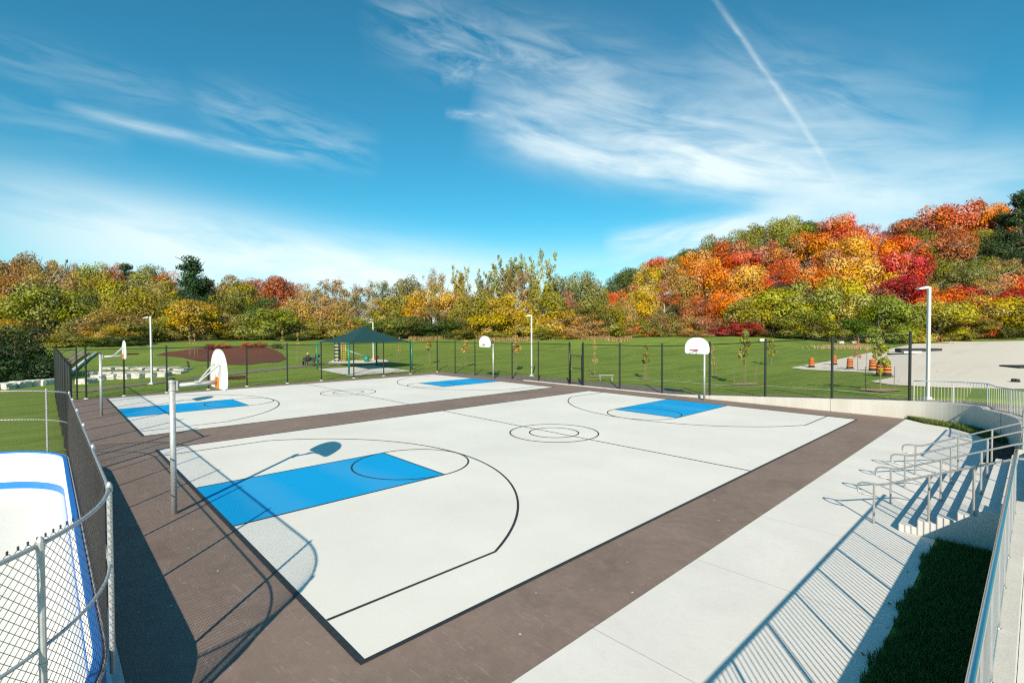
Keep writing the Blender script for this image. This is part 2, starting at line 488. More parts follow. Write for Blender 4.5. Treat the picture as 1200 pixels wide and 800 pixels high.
def blades(name, label_kind, pts, hmin, hmax, cols, wid=.006, lean=.5, parent=None):
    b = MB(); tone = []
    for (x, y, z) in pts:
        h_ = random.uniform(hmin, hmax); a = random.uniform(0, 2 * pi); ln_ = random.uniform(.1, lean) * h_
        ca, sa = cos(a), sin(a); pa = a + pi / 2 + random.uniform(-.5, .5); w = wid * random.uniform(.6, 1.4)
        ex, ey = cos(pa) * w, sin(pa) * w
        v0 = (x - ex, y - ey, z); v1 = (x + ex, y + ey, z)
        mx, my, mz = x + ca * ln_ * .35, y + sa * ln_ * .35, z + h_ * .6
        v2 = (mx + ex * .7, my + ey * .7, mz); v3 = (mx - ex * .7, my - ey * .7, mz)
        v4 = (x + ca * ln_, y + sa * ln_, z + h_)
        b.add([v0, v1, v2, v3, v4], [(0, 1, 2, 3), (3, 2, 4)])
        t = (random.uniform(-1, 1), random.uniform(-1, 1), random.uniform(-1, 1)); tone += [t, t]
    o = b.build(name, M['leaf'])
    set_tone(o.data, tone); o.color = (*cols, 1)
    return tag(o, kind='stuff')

def set_tone(me, tone):
    a = me.attributes.new('tone', 'FLOAT_VECTOR', 'FACE')
    flat = [c for t in tone for c in t]
    a.data.foreach_set('vector', flat)

struct('lawn', MB().sheet([(-12, -5.42), (9.97, -5.42), (9.97, -4.41), (-12, -4.41)], .012), M['grass'])
pts = []
for _ in range(42000):
    x = random.uniform(-.5, 9.9) if random.random() < .9 else random.uniform(-6, 0)
    edge = -4.40 + .05 * sin(x * 3.1) + .03 * sin(x * 11)
    y = random.uniform(-5.40, edge)
    if x > 9.93: continue
    pts.append((x, y, .012))
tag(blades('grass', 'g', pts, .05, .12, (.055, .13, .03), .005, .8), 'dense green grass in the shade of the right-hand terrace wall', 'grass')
struct('wall_shade_sheet', MB().sheet([(15.46, -5.41), (15.46, -4.58), (22.4, -4.58), (22.88, -4.5), (22.88, -5.0), (22.2, -5.17), (20, -5.38), (17.5, -5.41)], .009), simple('painted wall shade', (.035, .028, .022), .95, 0, .4, 8))  # near-black sheet: the wall's shade beyond the steps, put into the ground colour
# little grass wedge at the foot of the curved wall
WEDGE = [(26.3, -1.54), (25.45, -2.4), (25.0, -3.3), (24.0, -4.05), (22.9, -4.45), (23.5, -4.9), (25.0, -4.25), (25.95, -3.0), (26.45, -1.56)]
struct('lawn', MB().sheet(WEDGE, .013), M['grass'])
pts = []
inner = [(26.3, -1.6), (25.45, -2.4), (25.0, -3.3), (24.0, -4.05), (22.9, -4.5)]; outer = [(26.46, -1.6), (26.1, -2.85), (25.15, -4.05), (23.8, -4.8), (22.9, -5.0)]
for _ in range(7000):
    t = random.random() * 4; i = min(3, int(t)); f = t - i; k = random.uniform(-.08, 1)
    a = Vector(inner[i]).lerp(Vector(inner[i + 1]), f); b_ = Vector(outer[i]).lerp(Vector(outer[i + 1]), f); p = a.lerp(b_, k)
    pts.append((p.x, p.y, .013))
tag(blades('grass', 'g', pts, .08, .2, (.13, .17, .035), .01, .8), 'narrow wedge of long grass at the foot of the curved concrete wall', 'grass')

# terrace with retaining wall on the right
TW = 1.05
mbw = MB().box((-1.0, -5.54, TW / 2 - .15), (22.0, .24, TW + .3))
o = mbw.build('retaining_wall', M['wall'], bevel=.012)
tag(o, 'straight concrete terrace wall under the near metal railing', 'wall')
struct('terrace_pavement', MB().prism([(-12, -9.5), (22, -9.5), (22, -5.665), (-12, -5.665)], .8, TW - .008), M['plaza'])

# curved wall along the far end
def polyarc(p, n=8):                   # Catmull-Rom through points
    out = []
    for i in range(len(p) - 1):
        a = Vector(p[max(0, i - 1)]); b = Vector(p[i]); c = Vector(p[i + 1]); d = Vector(p[min(len(p) - 1, i + 2)])
        for k in range(n):
            t = k / n
            out.append(.5 * ((2 * b) + (c - a) * t + (2 * a - 5 * b + 4 * c - d) * t * t + (3 * b - a - 3 * c + d) * t ** 3))
    out.append(Vector(p[-1])); return out
wp = [(26.62, 24.0), (26.62, 20), (26.62, 15), (26.62, 10), (26.62, 6), (26.62, 2), (26.6, -1.2), (26.28, -2.75), (25.35, -4.0), (23.95, -4.8), (22.2, -5.3), (20, -5.5), (17.5, -5.54), (15.5, -5.54)]
wp2 = polyarc(wp, 8)
def wall_top(p):
    return min(TW, max(.05, .2 + (8.2 - p.y) * .065)) if p.x > 25 else TW - (TW - .93) * smooth(21, 25.5, p.x)
b = MB(); n = len(wp2)
for i, p in enumerate(wp2):
    t = (wp2[min(n - 1, i + 1)] - wp2[max(0, i - 1)]).normalized(); nn = Vector((-t.y, t.x)) * .13
    zt = wall_top(p)
    b.v += [(p.x - nn.x, p.y - nn.y, -.3), (p.x - nn.x, p.y - nn.y, zt - .012), (p.x - nn.x * .9, p.y - nn.y * .9, zt), (p.x + nn.x * .9, p.y + nn.y * .9, zt), (p.x + nn.x, p.y + nn.y, zt - .012), (p.x + nn.x, p.y + nn.y, -.3)]
for i in range(n - 1):
    for k in range(5):
        b.f.append((i * 6 + k, i * 6 + k + 1, i * 6 + 7 + k, i * 6 + 6 + k)); b.m.append(0)
b.f += [(5, 4, 3, 2, 1, 0), tuple((n - 1) * 6 + k for k in range(6))]; b.m += [0, 0]
cw = b.build('retaining_wall', mat_wall('cast concrete with joints', joint=6.35))
tag(cw, 'long pale concrete wall at far court end, rising and curving towards the steps', 'wall')
cw_mod = None
# path behind the wall
inner = [Vector((27.0 if q.x > 26.3 else q.x, q.y)) for q in wp2]
ob = MB(); pl = [q for q in wp2]
prevs = []
for i, p in enumerate(pl):
    t = (pl[min(n - 1, i + 1)] - pl[max(0, i - 1)]).normalized(); nn = Vector((-t.y, t.x))
    wd = interp([(-6, 1.6), (0, 2.0), (8, 2.6), (14, 3.2), (24, 2.6)], p.y)
    for k in range(5):
        q = p + nn * (.131 + wd * k / 4)
        zt = wall_top(p) + .0
        prevs.append((q.x, q.y, zt - .035 + max(0, H(q.x, q.y) - zt) * 0))
for i in range(n - 1):
    for k in range(4):
        ob.f.append((i * 5 + k, i * 5 + k + 1, i * 5 + 6 + k, i * 5 + 5 + k)); ob.m.append(0)
ob.v = prevs
struct('path', ob, M['path'])
# path along the right-hand fence beyond the courts (grass edge side) 
struct('path', MB().add([(26.57, 24, .0), (29.4, 24, .03), (29.6, 38.2, .03), (26.57, 36.9, 0)], [(0, 1, 2, 3)]), M['path'])

# ------------------------------------------------------------------ railing
def picket_rail(name, label, path, z_of, hgt, post_gap=1.17, pick=.11, mat='stainless', group=None, rail_r=.026, first=.0):
    """path: list of Vector2; builds > rail, bottom_rail, post (each), pickets as one part of the infill"""
    root = thing(name, label, 'railing', (path[0].x, path[0].y, z_of(path[0])), 0, group)
    base = Vector((path[0].x, path[0].y, z_of(path[0])))
    cum = [0]
    for a, c in zip(path, path[1:]): cum.append(cum[-1] + (c - a).length)
    def P(s):
        for i in range(len(path) - 1):
            if s <= cum[i + 1] + 1e-9:
                q = path[i].lerp(path[i + 1], (s - cum[i]) / max(1e-9, cum[i + 1] - cum[i])); return q
        return path[-1]
    def V(s, dz):
        q = P(s); return Vector((q.x, q.y, z_of(q) + dz)) - base
    Lg = cum[-1]; N = max(2, int(Lg / .5))
    MB().tube([V(Lg * i / N, hgt) for i in range(N + 1)], rail_r, 12).build('rail', M[mat], root, True)
    MB().tube([V(Lg * i / N, .045) for i in range(N + 1)], .014, 8).build('bottom_rail', M[mat], root, True)
    s = first
    while s <= Lg + .01:
        q = V(min(s, Lg), 0)
        pb = MB().tube([q + Vector((0, 0, -.01)), q + Vector((0, 0, hgt - .02))], .021, 8); pb.tube([q, q + Vector((0, 0, .008))], .036, 10)
        pb.build('post', M[mat], root); s += post_gap
    pk = MB(); s = pick
    while s < Lg:
        q = V(s, 0); pk.tube([q + Vector((0, 0, .045)), q + Vector((0, 0, hgt - .01))], .0075, 6, False); s += pick
    pk.build('balusters', M[mat], root)
    return root

picket_rail('railing', 'near shiny metal railing with thin balusters on the right terrace wall', [Vector((-6.5, -5.5)), Vector((9.95, -5.5))], lambda q: TW, .93, 1.17, mat='railsteel', first=.33)
picket_rail('railing', 'metal railing past the far side of the concrete steps', [Vector((15.55, -5.5)), Vector((21.8, -5.52))], lambda q: TW, .93, 1.25)
cpath = [p for p in wp2 if p.y < -1.7 and p.x > 19.9]
cp2 = []
for i, p in enumerate(cpath):
    t = (cpath[min(len(cpath) - 1, i + 1)] - cpath[max(0, i - 1)]).normalized(); cp2.append(p + Vector((-t.y, t.x)) * .25)
picket_rail('railing', 'pale metal railing on top of the curved concrete wall beside the lamp post', cp2, lambda q: (wall_top(q) - .03), .95, 1.5, .13, 'lamp', rail_r=.022)

# ------------------------------------------------------------------ steps and handrails
SX0, SX1 = 9.99, 15.45
prof = []; y = -3.8; z = 0
poly = [(-3.8, -.02)]
for k in range(6):
    poly += [(-3.8 - .3 * k, .15 * (k + 1)), (-3.8 - .3 * (k + 1), .15 * (k + 1))]
poly += [(-5.6, TW - .001), (-5.665, TW - .001), (-5.665, -.02)]
b = MB(); n = len(poly)
b.v = [(SX0, y, z) for y, z in poly] + [(SX1, y, z) for y, z in poly]
b.f = [tuple(range(n)), tuple(range(2 * n - 1, n - 1, -1))] + [((i + 1) % n, i, n + i, n + (i + 1) % n) for i in range(n)]
b.m = [0] * len(b.f)
st = b.build('concrete_steps', M['concrete'], bevel=.008)
tag(st, 'flight of seven pale concrete steps up to the right-hand terrace', 'steps')

def handrail():
    r = thing('handrail', '', 'handrail', (0, 0, 0))
    pts = [(0, -3.36, .60), (0, -3.14, .60), (0, -3.085, .63), (0, -3.06, .70), (0, -3.075, .79), (0, -3.14, .835), (0, -3.25, .85), (0, -3.42, .85), (0, -3.52, .87)]
    pts += [(0, -3.52 - 1.93 * i / 6, .87 + .90 * i / 6) for i in range(1, 7)] + [(0, -5.55, 1.80), (0, -5.95, 1.80)]
    MB().tube(pts, .021, 10).build('rail', M['stainless'], r, True)
    for yy, zb, zt in ((-3.36, .006, .84), (-4.27, .30, 1.215), (-4.93, .60, 1.52)):
        q = MB().tube([(0, yy, zb), (0, yy, zt)], .021, 10); q.tube([(0, yy, zb), (0, yy, zb + .012)], .045, 12)
        q.build('post', M['stainless'], r, False)
    q = MB().tube([(0, -5.9, TW - .01), (0, -5.9, 1.79)], .021, 10); q.build('post', M['stainless'], r)
    return r
hr = handrail()
for i, (x, lab) in enumerate(((10.11, 'stainless handrail on the near edge of the concrete steps'), (11.86, 'stainless handrail second from the near edge of the steps'), (13.68, 'stainless handrail third from the near edge of the steps'), (15.3, 'stainless handrail on the far edge of the concrete steps'))):
    o = hr if i == 0 else dup(hr)
    o.location = (x, 0, 0); o['label'] = lab; o['group'] = 'handrails on the concrete steps'

# ------------------------------------------------------------------ rink
RX0, RX1, RY0, RY1, RR = -28.0, -2.46, -1.3, 14.9, 2.55
def rrect(off=0, n=14):
    x0, x1, y0, y1, r = RX0 - off, RX1 + off, RY0 - off, RY1 + off, RR + off
    out = []
    for cx, cy_, a0 in ((x1 - r, y0 + r, -90), (x1 - r, y1 - r, 0), (x0 + r, y1 - r, 90), (x0 + r, y0 + r, 180)):
        for i in range(n + 1):
            a = radians(a0 + 90 * i / n); out.append(Vector((cx + r * cos(a), cy_ + r * sin(a))))
    return out
def ring(offs_z, name, mat, parent, sm=False):          # closed loft of (offset, z) profile around the rink
    b = MB(); k = len(offs_z); loops = [rrect(o) for o, z in offs_z]; n = len(loops[0])
    for i in range(n):
        for (o, z), lp in zip(offs_z, loops): b.v.append((lp[i].x, lp[i].y, z))
    for i in range(n):
        j = (i + 1) % n
        for a in range(k):
            c = (a + 1) % k
            b.f.append((i * k + a, j * k + a, j * k + c, i * k + c)); b.m.append(0)
    return b.build(name, mat, parent, sm)
ZF, ZT = -.30, .76
struct('rink_floor', MB().sheet([(p.x, p.y) for p in rrect(-.01)], ZF), mat_court('rink floor coating', (.72, .73, .715)))
struct('rink_apron', (lambda a, b: MB().add([(p.x, p.y, .014) for p in a] + [(p.x, p.y, .014) for p in b], [(i, len(a) + i, len(a) + (i + 1) % len(a), (i + 1) % len(a)) for i in range(len(a))]))(rrect(.10), rrect(.27)), M['concrete'])
rk = thing('rink_boards', 'white rink boards with blue cap and rounded corners on the left', 'rink boards', (0, 0, 0))
ring([(-.02, ZF + .19), (0, ZF + .19), (.02, ZF + .19), (.02, ZT - .05), (-.02, ZT - .05)][0:1] + [(.02, ZF + .19), (.02, ZT - .05), (-.02, ZT - .05)], 'panel', M['board'], rk)
ring([(-.03, ZF - .05), (.02, ZF - .05), (.02, ZF + .185), (-.03, ZF + .185)], 'kick_plate', M['bluep'], rk)
ring([(-.035, ZT - .045), (.05, ZT - .045), (.05, ZT - .005), (.04, ZT), (-.025, ZT), (-.035, ZT - .005)], 'cap', M['bluep'], rk)
ring([(.03, .02), (.075, .02), (.075, ZT - .06), (.03, ZT - .06)], 'outer_panel', M['blued'], rk)
ring([(.078, .10), (.13, .10), (.13, .26), (.078, .26)], 'bumper', M['board'], rk)

def chain(path, z0, z1, r, pitch, mat, parent, name='mesh', closed=False, seg=None, nsides=3, zb=None, edge=0.0):
    cum = [0]
    Q = list(path) + ([path[0]] if closed else [])
    for a, c in zip(Q, Q[1:]): cum.append(cum[-1] + (c - a).length)
    Lg = cum[-1]
    import bisect
    def P(s, z):
        if closed: s %= Lg
        i = min(len(Q) - 2, max(0, bisect.bisect_right(cum, s) - 1))
        q = Q[i].lerp(Q[i + 1], (s - cum[i]) / max(1e-9, cum[i + 1] - cum[i])); return (q.x, q.y, z + (zb(q) if zb else 0))
    hh = z1 - z0; b = MB(); k = 0
    cnt = int(Lg / pitch)
    for sgn in (1, -1):
        rng = range(cnt) if closed else range(-int(hh / pitch) - 1, cnt + int(hh / pitch) + 2)
        for k in rng:
            s0 = k * pitch
            ta, tb = 0.0, 1.0
            if not closed:
                e0, e1 = s0, s0 + sgn * hh
                lo, hi = (0 - s0) / (sgn * hh), (Lg - s0) / (sgn * hh)
                if lo > hi: lo, hi = hi, lo
                ta, tb = max(0, lo), min(1, hi)
                if tb - ta < .01: continue
            ns = seg or 1
            pts = []
            for i in range(ns + 1):
                t = ta + (tb - ta) * i / ns
                off = .0012 * sgn
                pts.append(P(s0 + sgn * hh * t, z0 + hh * t))
            b.tube(pts, r, nsides, False)
            if edge and tb > .999:                        # twisted barb above the top
                p = Vector(pts[-1]); b.tube([p - Vector((0, 0, edge * .5)), p + Vector((0, 0, edge * .6)), p + Vector((0, 0, edge))], [r * 1.3, r * 2.4, r * 1.3], 5)
    return b.build(name, mat, parent)

rf = thing('rink_fence', 'galvanised chain link fence on top of the rink boards', 'fence', (0, 0, 0))
fp = rrect(.088, 20)
# keep the part of the loop round the near, right and far sides (the rest is behind the left edge of the photo)
ZFT = 2.5
chain(fp, ZT - .03, ZFT + .012, .0028, .085, M['wire'], rf, 'mesh', True, 12, 3, None, .022)
fq = rrect(.118, 20)
for zz, nm, rr in ((ZFT - .02, 'top_rail', .019), ((ZT + ZFT) / 2 + .02, 'middle_rail', .015), (ZT - .03, 'bottom_rail', .017)):
    MB().tube([(p.x, p.y, zz) for p in (fq if nm != 'bottom_rail' else rrect(.075, 20))], rr, 10, False, True).build(nm, M['galv'], rf, True)
cx1 = RX1 - RR
def post_at(x, y):
    q = MB().tube([(x, y, ZT - .3), (x, y, ZFT + .015)], .026, 10); q.tube([(x, y, ZFT + .012), (x, y, ZFT + .045)], [.030, .012], 10)
    q.tube([(x, y, ZFT - .06), (x, y, ZFT + .0)], .031, 10); q.tube([(x, y, ZT + .75), (x, y, ZT + .78)], .030, 10)
    q.build('post', M['galv'], rf, False)
Ro = RR + .128
for a in (-68, -37, -3): post_at(cx1 + Ro * cos(radians(a)), RY0 + RR + Ro * sin(radians(a)))
for a in (3, 34, 66): post_at(cx1 + Ro * cos(radians(a)), RY1 - RR + Ro * sin(radians(a)))
yy = RY0 + RR + 2.35
while yy < RY1 - RR - .6: post_at(RX1 + .128, yy); yy += 2.3
for k in range(8):
    post_at(cx1 - .3 - 2.4 * k, RY0 - .128); post_at(cx1 - .35 - 2.4 * k, RY1 + .128)

# ------------------------------------------------------------------ basketball hoops
def make_hoop():
    r = thing('basketball_hoop', '', 'basketball hoop')
    q = MB().tube([(0, 0, -.05), (0, 0, 3.08)], .061, 18); q.build('pole', M['galv'], r, True)
    for zz in (.75, 1.35, 2.6):
        pass
    c = MB().tube([(0, 0, 3.08), (0, 0, 3.105), (0, 0, 3.12)], [.067, .067, .045], 18); c.build('pole_cap', M['rubber'], r)
    a = MB().box((.085, 0, 2.94), (.035, .15, .22)); a.tube([(0, 0, 2.83), (0, 0, 2.86)], .074, 18); a.tube([(0, 0, 3.02), (0, 0, 3.05)], .074, 18)
    a.build('clamp', M['galv'], r)
    MB().tube([(.11, 0, 2.94), (.88, 0, 2.96)], .052, 14).build('arm', M['galv'], r, True)
    # fan-shaped board standing in the plane x = .95
    prof = []
    w, zb, hgt = .74, 2.80, .95
    prof += [(-w + .12, zb), (-w + .03, zb + .05), (-w, zb + .14)]
    for i in range(0, 25):
        an = pi - pi * i / 24
        cxp = w * math.copysign(abs(cos(an)) ** .88, cos(an)); czp = zb + .28 + (hgt - .28) * abs(sin(an)) ** .92
        prof.append((cxp, czp))
    prof += [(w, zb + .14), (w - .03, zb + .05), (w - .12, zb)]
    b = MB(); n = len(prof); x0, x1 = .925, .965
    ed = .93
    b.v = [(x0, y, z) for y, z in prof] + [(x1, y, z) for y, z in prof]
    b.f = [tuple(range(n)), tuple(range(2 * n - 1, n - 1, -1))] + [((i + 1) % n, i, n + i, n + (i + 1) % n) for i in range(n)]
    b.m = [0] * len(b.f)
    b.build('backboard', M['white'], r, bevel=.008)
    q = MB()
    for s in (-1, 1):
        q.tube([(.52, s * .045, 2.985), (.90, s * .27, 3.40)], .019, 8)
        q.tube([(.905, s * .27, 3.44), (.905, s * .27, 3.36)], .03, 8)
    q.box((.50, 0, 3.0), (.10, .13, .05))
    q.build('brace', M['galv'], r)
    for s in (-1, 1): MB().tube([(.912, s * .22, 2.98), (.905, s * .27, 3.40)], .011, 6).build('back_strut', M['galv'], r)
    MB().box((.905, 0, 2.945), (.035, .20, .27)).build('mounting_plate', M['orange'], r)
    rim = MB().tube([(1.33 + .228 * cos(a * pi / 20), .228 * sin(a * pi / 20), 3.05) for a in range(40)], .012, 8, False, True)
    rim.tube([(1.33 + .235 * cos(a * pi / 20), .235 * sin(a * pi / 20), 3.02) for a in range(40)], .011, 8, False, True)
    for s in (-1, 1): rim.tube([(.97, s * .09, 2.98), (1.12, s * .1, 3.03)], .012, 6)
    rim.add([(.968, -.1, 3.06), (.968, .1, 3.06), (1.14, .13, 3.06), (1.14, -.13, 3.06), (.968, -.1, 3.045), (.968, .1, 3.045), (1.14, .13, 3.045), (1.14, -.13, 3.045)], [(0, 1, 2, 3), (7, 6, 5, 4), (0, 4, 5, 1), (1, 5, 6, 2), (2, 6, 7, 3), (3, 7, 4, 0)])
    for k in range(20):
        an = k * pi / 10; rim.tube([(1.33 + .232 * cos(an), .232 * sin(an), 3.05), (1.33 + .226 * cos(an), .226 * sin(an), 2.995)], .005, 5)
    rim.build('rim', M['redrim'], r, True)
    return r
hp = make_hoop(); hp.location = (-.71, 7.78, 0); hp['label'] = 'basketball hoop nearest the rink fence, seen from behind its board'; hp['group'] = 'basketball hoops'
dup(hp, (-.76, 26.5, 0), 0, 'basketball hoop at the left end of the farther court by the black fence')
dup(hp, (25.75, 7.9, 0), pi, 'basketball hoop in front of the long concrete wall, board facing the camera')
dup(hp, (25.55, 26.75, 0), pi, 'basketball hoop at the far corner court beside the grass field')

# ------------------------------------------------------------------ lamps
def make_lamp(h, r_=.062):
    t = thing('lamp_post', '', 'lamp post')
    s = r_
    MB().prism([(-s, -s), (s, -s), (s, s), (-s, s)], 0, h).build('pole', M['lamp'], t, bevel=.012)
    q = MB().box((0, 0, .03), (.42, .42, .06)); q.box((0, 0, .1), (.24, .24, .1)); q.build('base', M['lamp'], t, bevel=.01)
    a = MB(); a.box((0, -.10, h - .06), (.07, .16, .07)); a.build('arm', M['lamp'], t, bevel=.008)
    hd = MB()
    prof = [(-.17, 0), (.17, 0), (.13, .1), (-.13, .1)]
    hd.v = [(x, -.14, h - .10 + z * 1.3) for x, z in prof] + [(x * .8, -.56, h - .14 + z * .6) for x, z in prof]
    hd.f = [(0, 1, 2, 3), (7, 6, 5, 4), (1, 0, 4, 5), (2, 1, 5, 6), (3, 2, 6, 7), (0, 3, 7, 4)]; hd.m = [0] * 6
    hd.build('lamp_head', M['lamp'], t, bevel=.012)
    MB().add([(-.11, -.2, h - .112), (-.1, -.5, h - .143), (.1, -.5, h - .143), (.11, -.2, h - .112)], [(0, 1, 2, 3)]).build('lens', M['lens'], t)
    return t
lp = make_lamp(5.45); 
hd_ang = YAW - pi / 2 - .0
def lampdir(): return atan2(-_rt.y, -_rt.x) + pi / 2
for i, (u, v, vt, lab, z0) in enumerate(((178, 450, 371, 'grey lamp post in the grass behind the left end of the farther court', None), (623, 440.5, 369, 'grey lamp post on the grass right of the gap between both courts', None), (437.5, 421, 377, 'grey lamp post rising behind the green shade canopy', None), (1088, 467, 336, 'tall pale lamp post behind the curved wall railing', .83))):
    p = gpt(u, v) if z0 is None else Vector((28.0, -2.1, .80))
    o = lp if i == 0 else dup(lp)
    d = dep_of(p.x, p.y); ztop = CAM.z + (ray(u, vt) * d).z; sc = (ztop - p.z) / 5.45
    if z0: sc_xy = 1.25
    o.location = p; o.rotation_euler = (0, 0, lampdir()); o.scale = (1.0, 1.0, sc)
    o['label'] = lab; o['group'] = 'lamp posts around the courts'

# ------------------------------------------------------------------ black court fences
def black_fence(name, label, posts, hgt, zb, thick=.052, mesh_runs=None, rail_h=None):
    root = thing(name, label, 'fence', (posts[0][0], posts[0][1], 0)); ox, oy = posts[0][0], posts[0][1]
    P = [Vector((x - ox, y - oy)) for x, y in posts]
    zz = lambda q: zb(Vector((q.x + ox, q.y + oy)))
    for q in P:
        z0 = zz(q); m = MB().tube([(q.x, q.y, z0 - .02), (q.x, q.y, z0 + hgt)], thick, 10); m.tube([(q.x, q.y, z0 + hgt), (q.x, q.y, z0 + hgt + .04)], [thick * 1.15, thick * .4], 10)
        po = m.build('post', M['black'], root)
    rh = rail_h or hgt - .14
    m = MB(); m.tube([(q.x, q.y, zz(q) + rh) for q in P], .027, 8); m.build('top_rail', M['black'], root)
    m = MB(); m.tube([(q.x, q.y, zz(q) + .06) for q in P], .006, 6); m.build('tension_wire', M['black'], root)
    chain(P, .06, rh, .0021, .08, M['black'], root, 'mesh', False, 1 if len(P) < 3 or zb(Vector(posts[0])) == zb(Vector(posts[-1])) else 6, 3, zz)
    return root
flat0 = lambda q: 0.0
FH = 3.22
fx = [-.92, .98, 3.33, 5.85, 8.46, 11.5, 14.35, 17.35, 20.4, 23.4, 26.7]
fy = lambda x: 35.25 + (x + .9) * .058
far_posts = [(x, fy(x)) for x in fx]
ff = black_fence('chain_link_fence', 'black chain link fence along the far side beside the playground', far_posts, FH, flat0)
def footings(root, posts):
    ox, oy = posts[0]
    for x, y in posts:
        MB().tube([(x - ox, y - oy, 0), (x - ox, y - oy, .05)], [.13, .11], 12).build('footing', M['concrete'], root)
footings(ff, far_posts)
zb_r = lambda q: wall_top(q) if q.y < 24 else 0.0
ryA = [36.85, 33.8, 30.7, 28.1, 25.6, 22.45, 19.15]; ryB = [17.75, 14.5, 11.2, 8.0, 4.8, 1.55, -1.6]
black_fence('chain_link_fence', 'black chain link fence between the far court end and the grass field, left of gate', [(26.72, y) for y in ryA], FH, zb_r)
black_fence('chain_link_fence', 'black chain link fence standing on the long concrete wall, right of gate', [(26.66, y) for y in ryB], FH, zb_r, .06)
ly = [13.3, 15.4, 18.4, 21.4, 24.4, 27.4, 30.4, 33.4, 35.2, 37.6]
black_fence('chain_link_fence', 'black chain link fence along the left side of the courts, seen nearly edge on', [(-2.3, y) for y in ly], FH, flat0, .055)
# short return beside the corner opening
black_fence('chain_link_fence', 'short black chain link return beside the opening in the left fence', [(-2.3, 35.3), (-1.35, 35.25)], FH, flat0, .045)
# gate
gt = thing('gate', 'narrow black gate frame with crossbars in the far fence', 'gate', (26.7, 18.45, .04))
for s in (-.62, .66): MB().tube([(0, s, 0), (0, s, FH - .03)], .075, 12).build('gate_post', M['black'], gt, True)
q = MB()
for zz in (.12, 1.25, 2.25): q.tube([(0, -.62, zz), (0, .66, zz)], .03, 8)
q.tube([(0, -.5, .12), (0, -.5, 2.25)], .024, 8); q.tube([(0, .54, .12), (0, .54, 2.25)], .024, 8)
q.build('gate_leaf', M['black'], gt)
MB().tube([(-.05, .45, 1.15), (-.05, .45, 1.3)], .02, 8).build('latch', M['galv'], gt)
chain([Vector((0, -.62)), Vector((0, .66))], .12, 2.25, .0021, .08, M['black'], gt, 'mesh')

# ------------------------------------------------------------------ world and light
SUN_AZ, SUN_EL = radians(42.3), radians(29.3)           # direction the shadows run, height of the sun
dirv = Vector((cos(SUN_AZ) * cos(SUN_EL), sin(SUN_AZ) * cos(SUN_EL), -sin(SUN_EL)))
sd = bpy.data.lights.new('sun', 'SUN'); sd.energy = 5.0; sd.angle = radians(.5); sd.color = (1, .862, .675)
so = bpy.data.objects.new('sun', sd); COL.objects.link(so)
so.rotation_euler = dirv.to_track_quat('-Z', 'Y').to_euler(); so.location = (-40, -40, 60)

w = bpy.data.worlds.new('World'); SC.world = w; w.use_nodes = True
nt = w.node_tree; bg = nt.nodes['Background']
sky = nd(nt, 'ShaderNodeTexSky', sky_type='NISHITA'); sky.sun_disc = False
sky.sun_elevation = SUN_EL
sx, sy = -dirv.x, -dirv.y                                # towards the sun
sky.sun_rotation = atan2(sx, sy)
sky.altitude = 200; sky.air_density = 1.0; sky.dust_density = .6; sky.ozone_density = 2.2
tc = nd(nt, 'ShaderNodeTexCoord'); sp = nd(nt, 'ShaderNodeSeparateXYZ'); L(nt, tc.outputs['Generated'], sp.inputs[0])
nrm = nd(nt, 'ShaderNodeVectorMath', operation='NORMALIZE'); L(nt, tc.outputs['Generated'], nrm.inputs[0]); L(nt, nrm.outputs[0], sp.inputs[0])
az_n = mth(nt, 'MULTIPLY', mth(nt, 'ARCTAN2', sp.outputs[1], sp.outputs[0]), 180 / pi)
el_n = mth(nt, 'MULTIPLY', mth(nt, 'ARCSINE', sp.outputs[2]), 180 / pi)
def azel(u, v):
    d = ray(u, v).normalized(); return degrees(atan2(d.y, d.x)), degrees(math.asin(d.z))
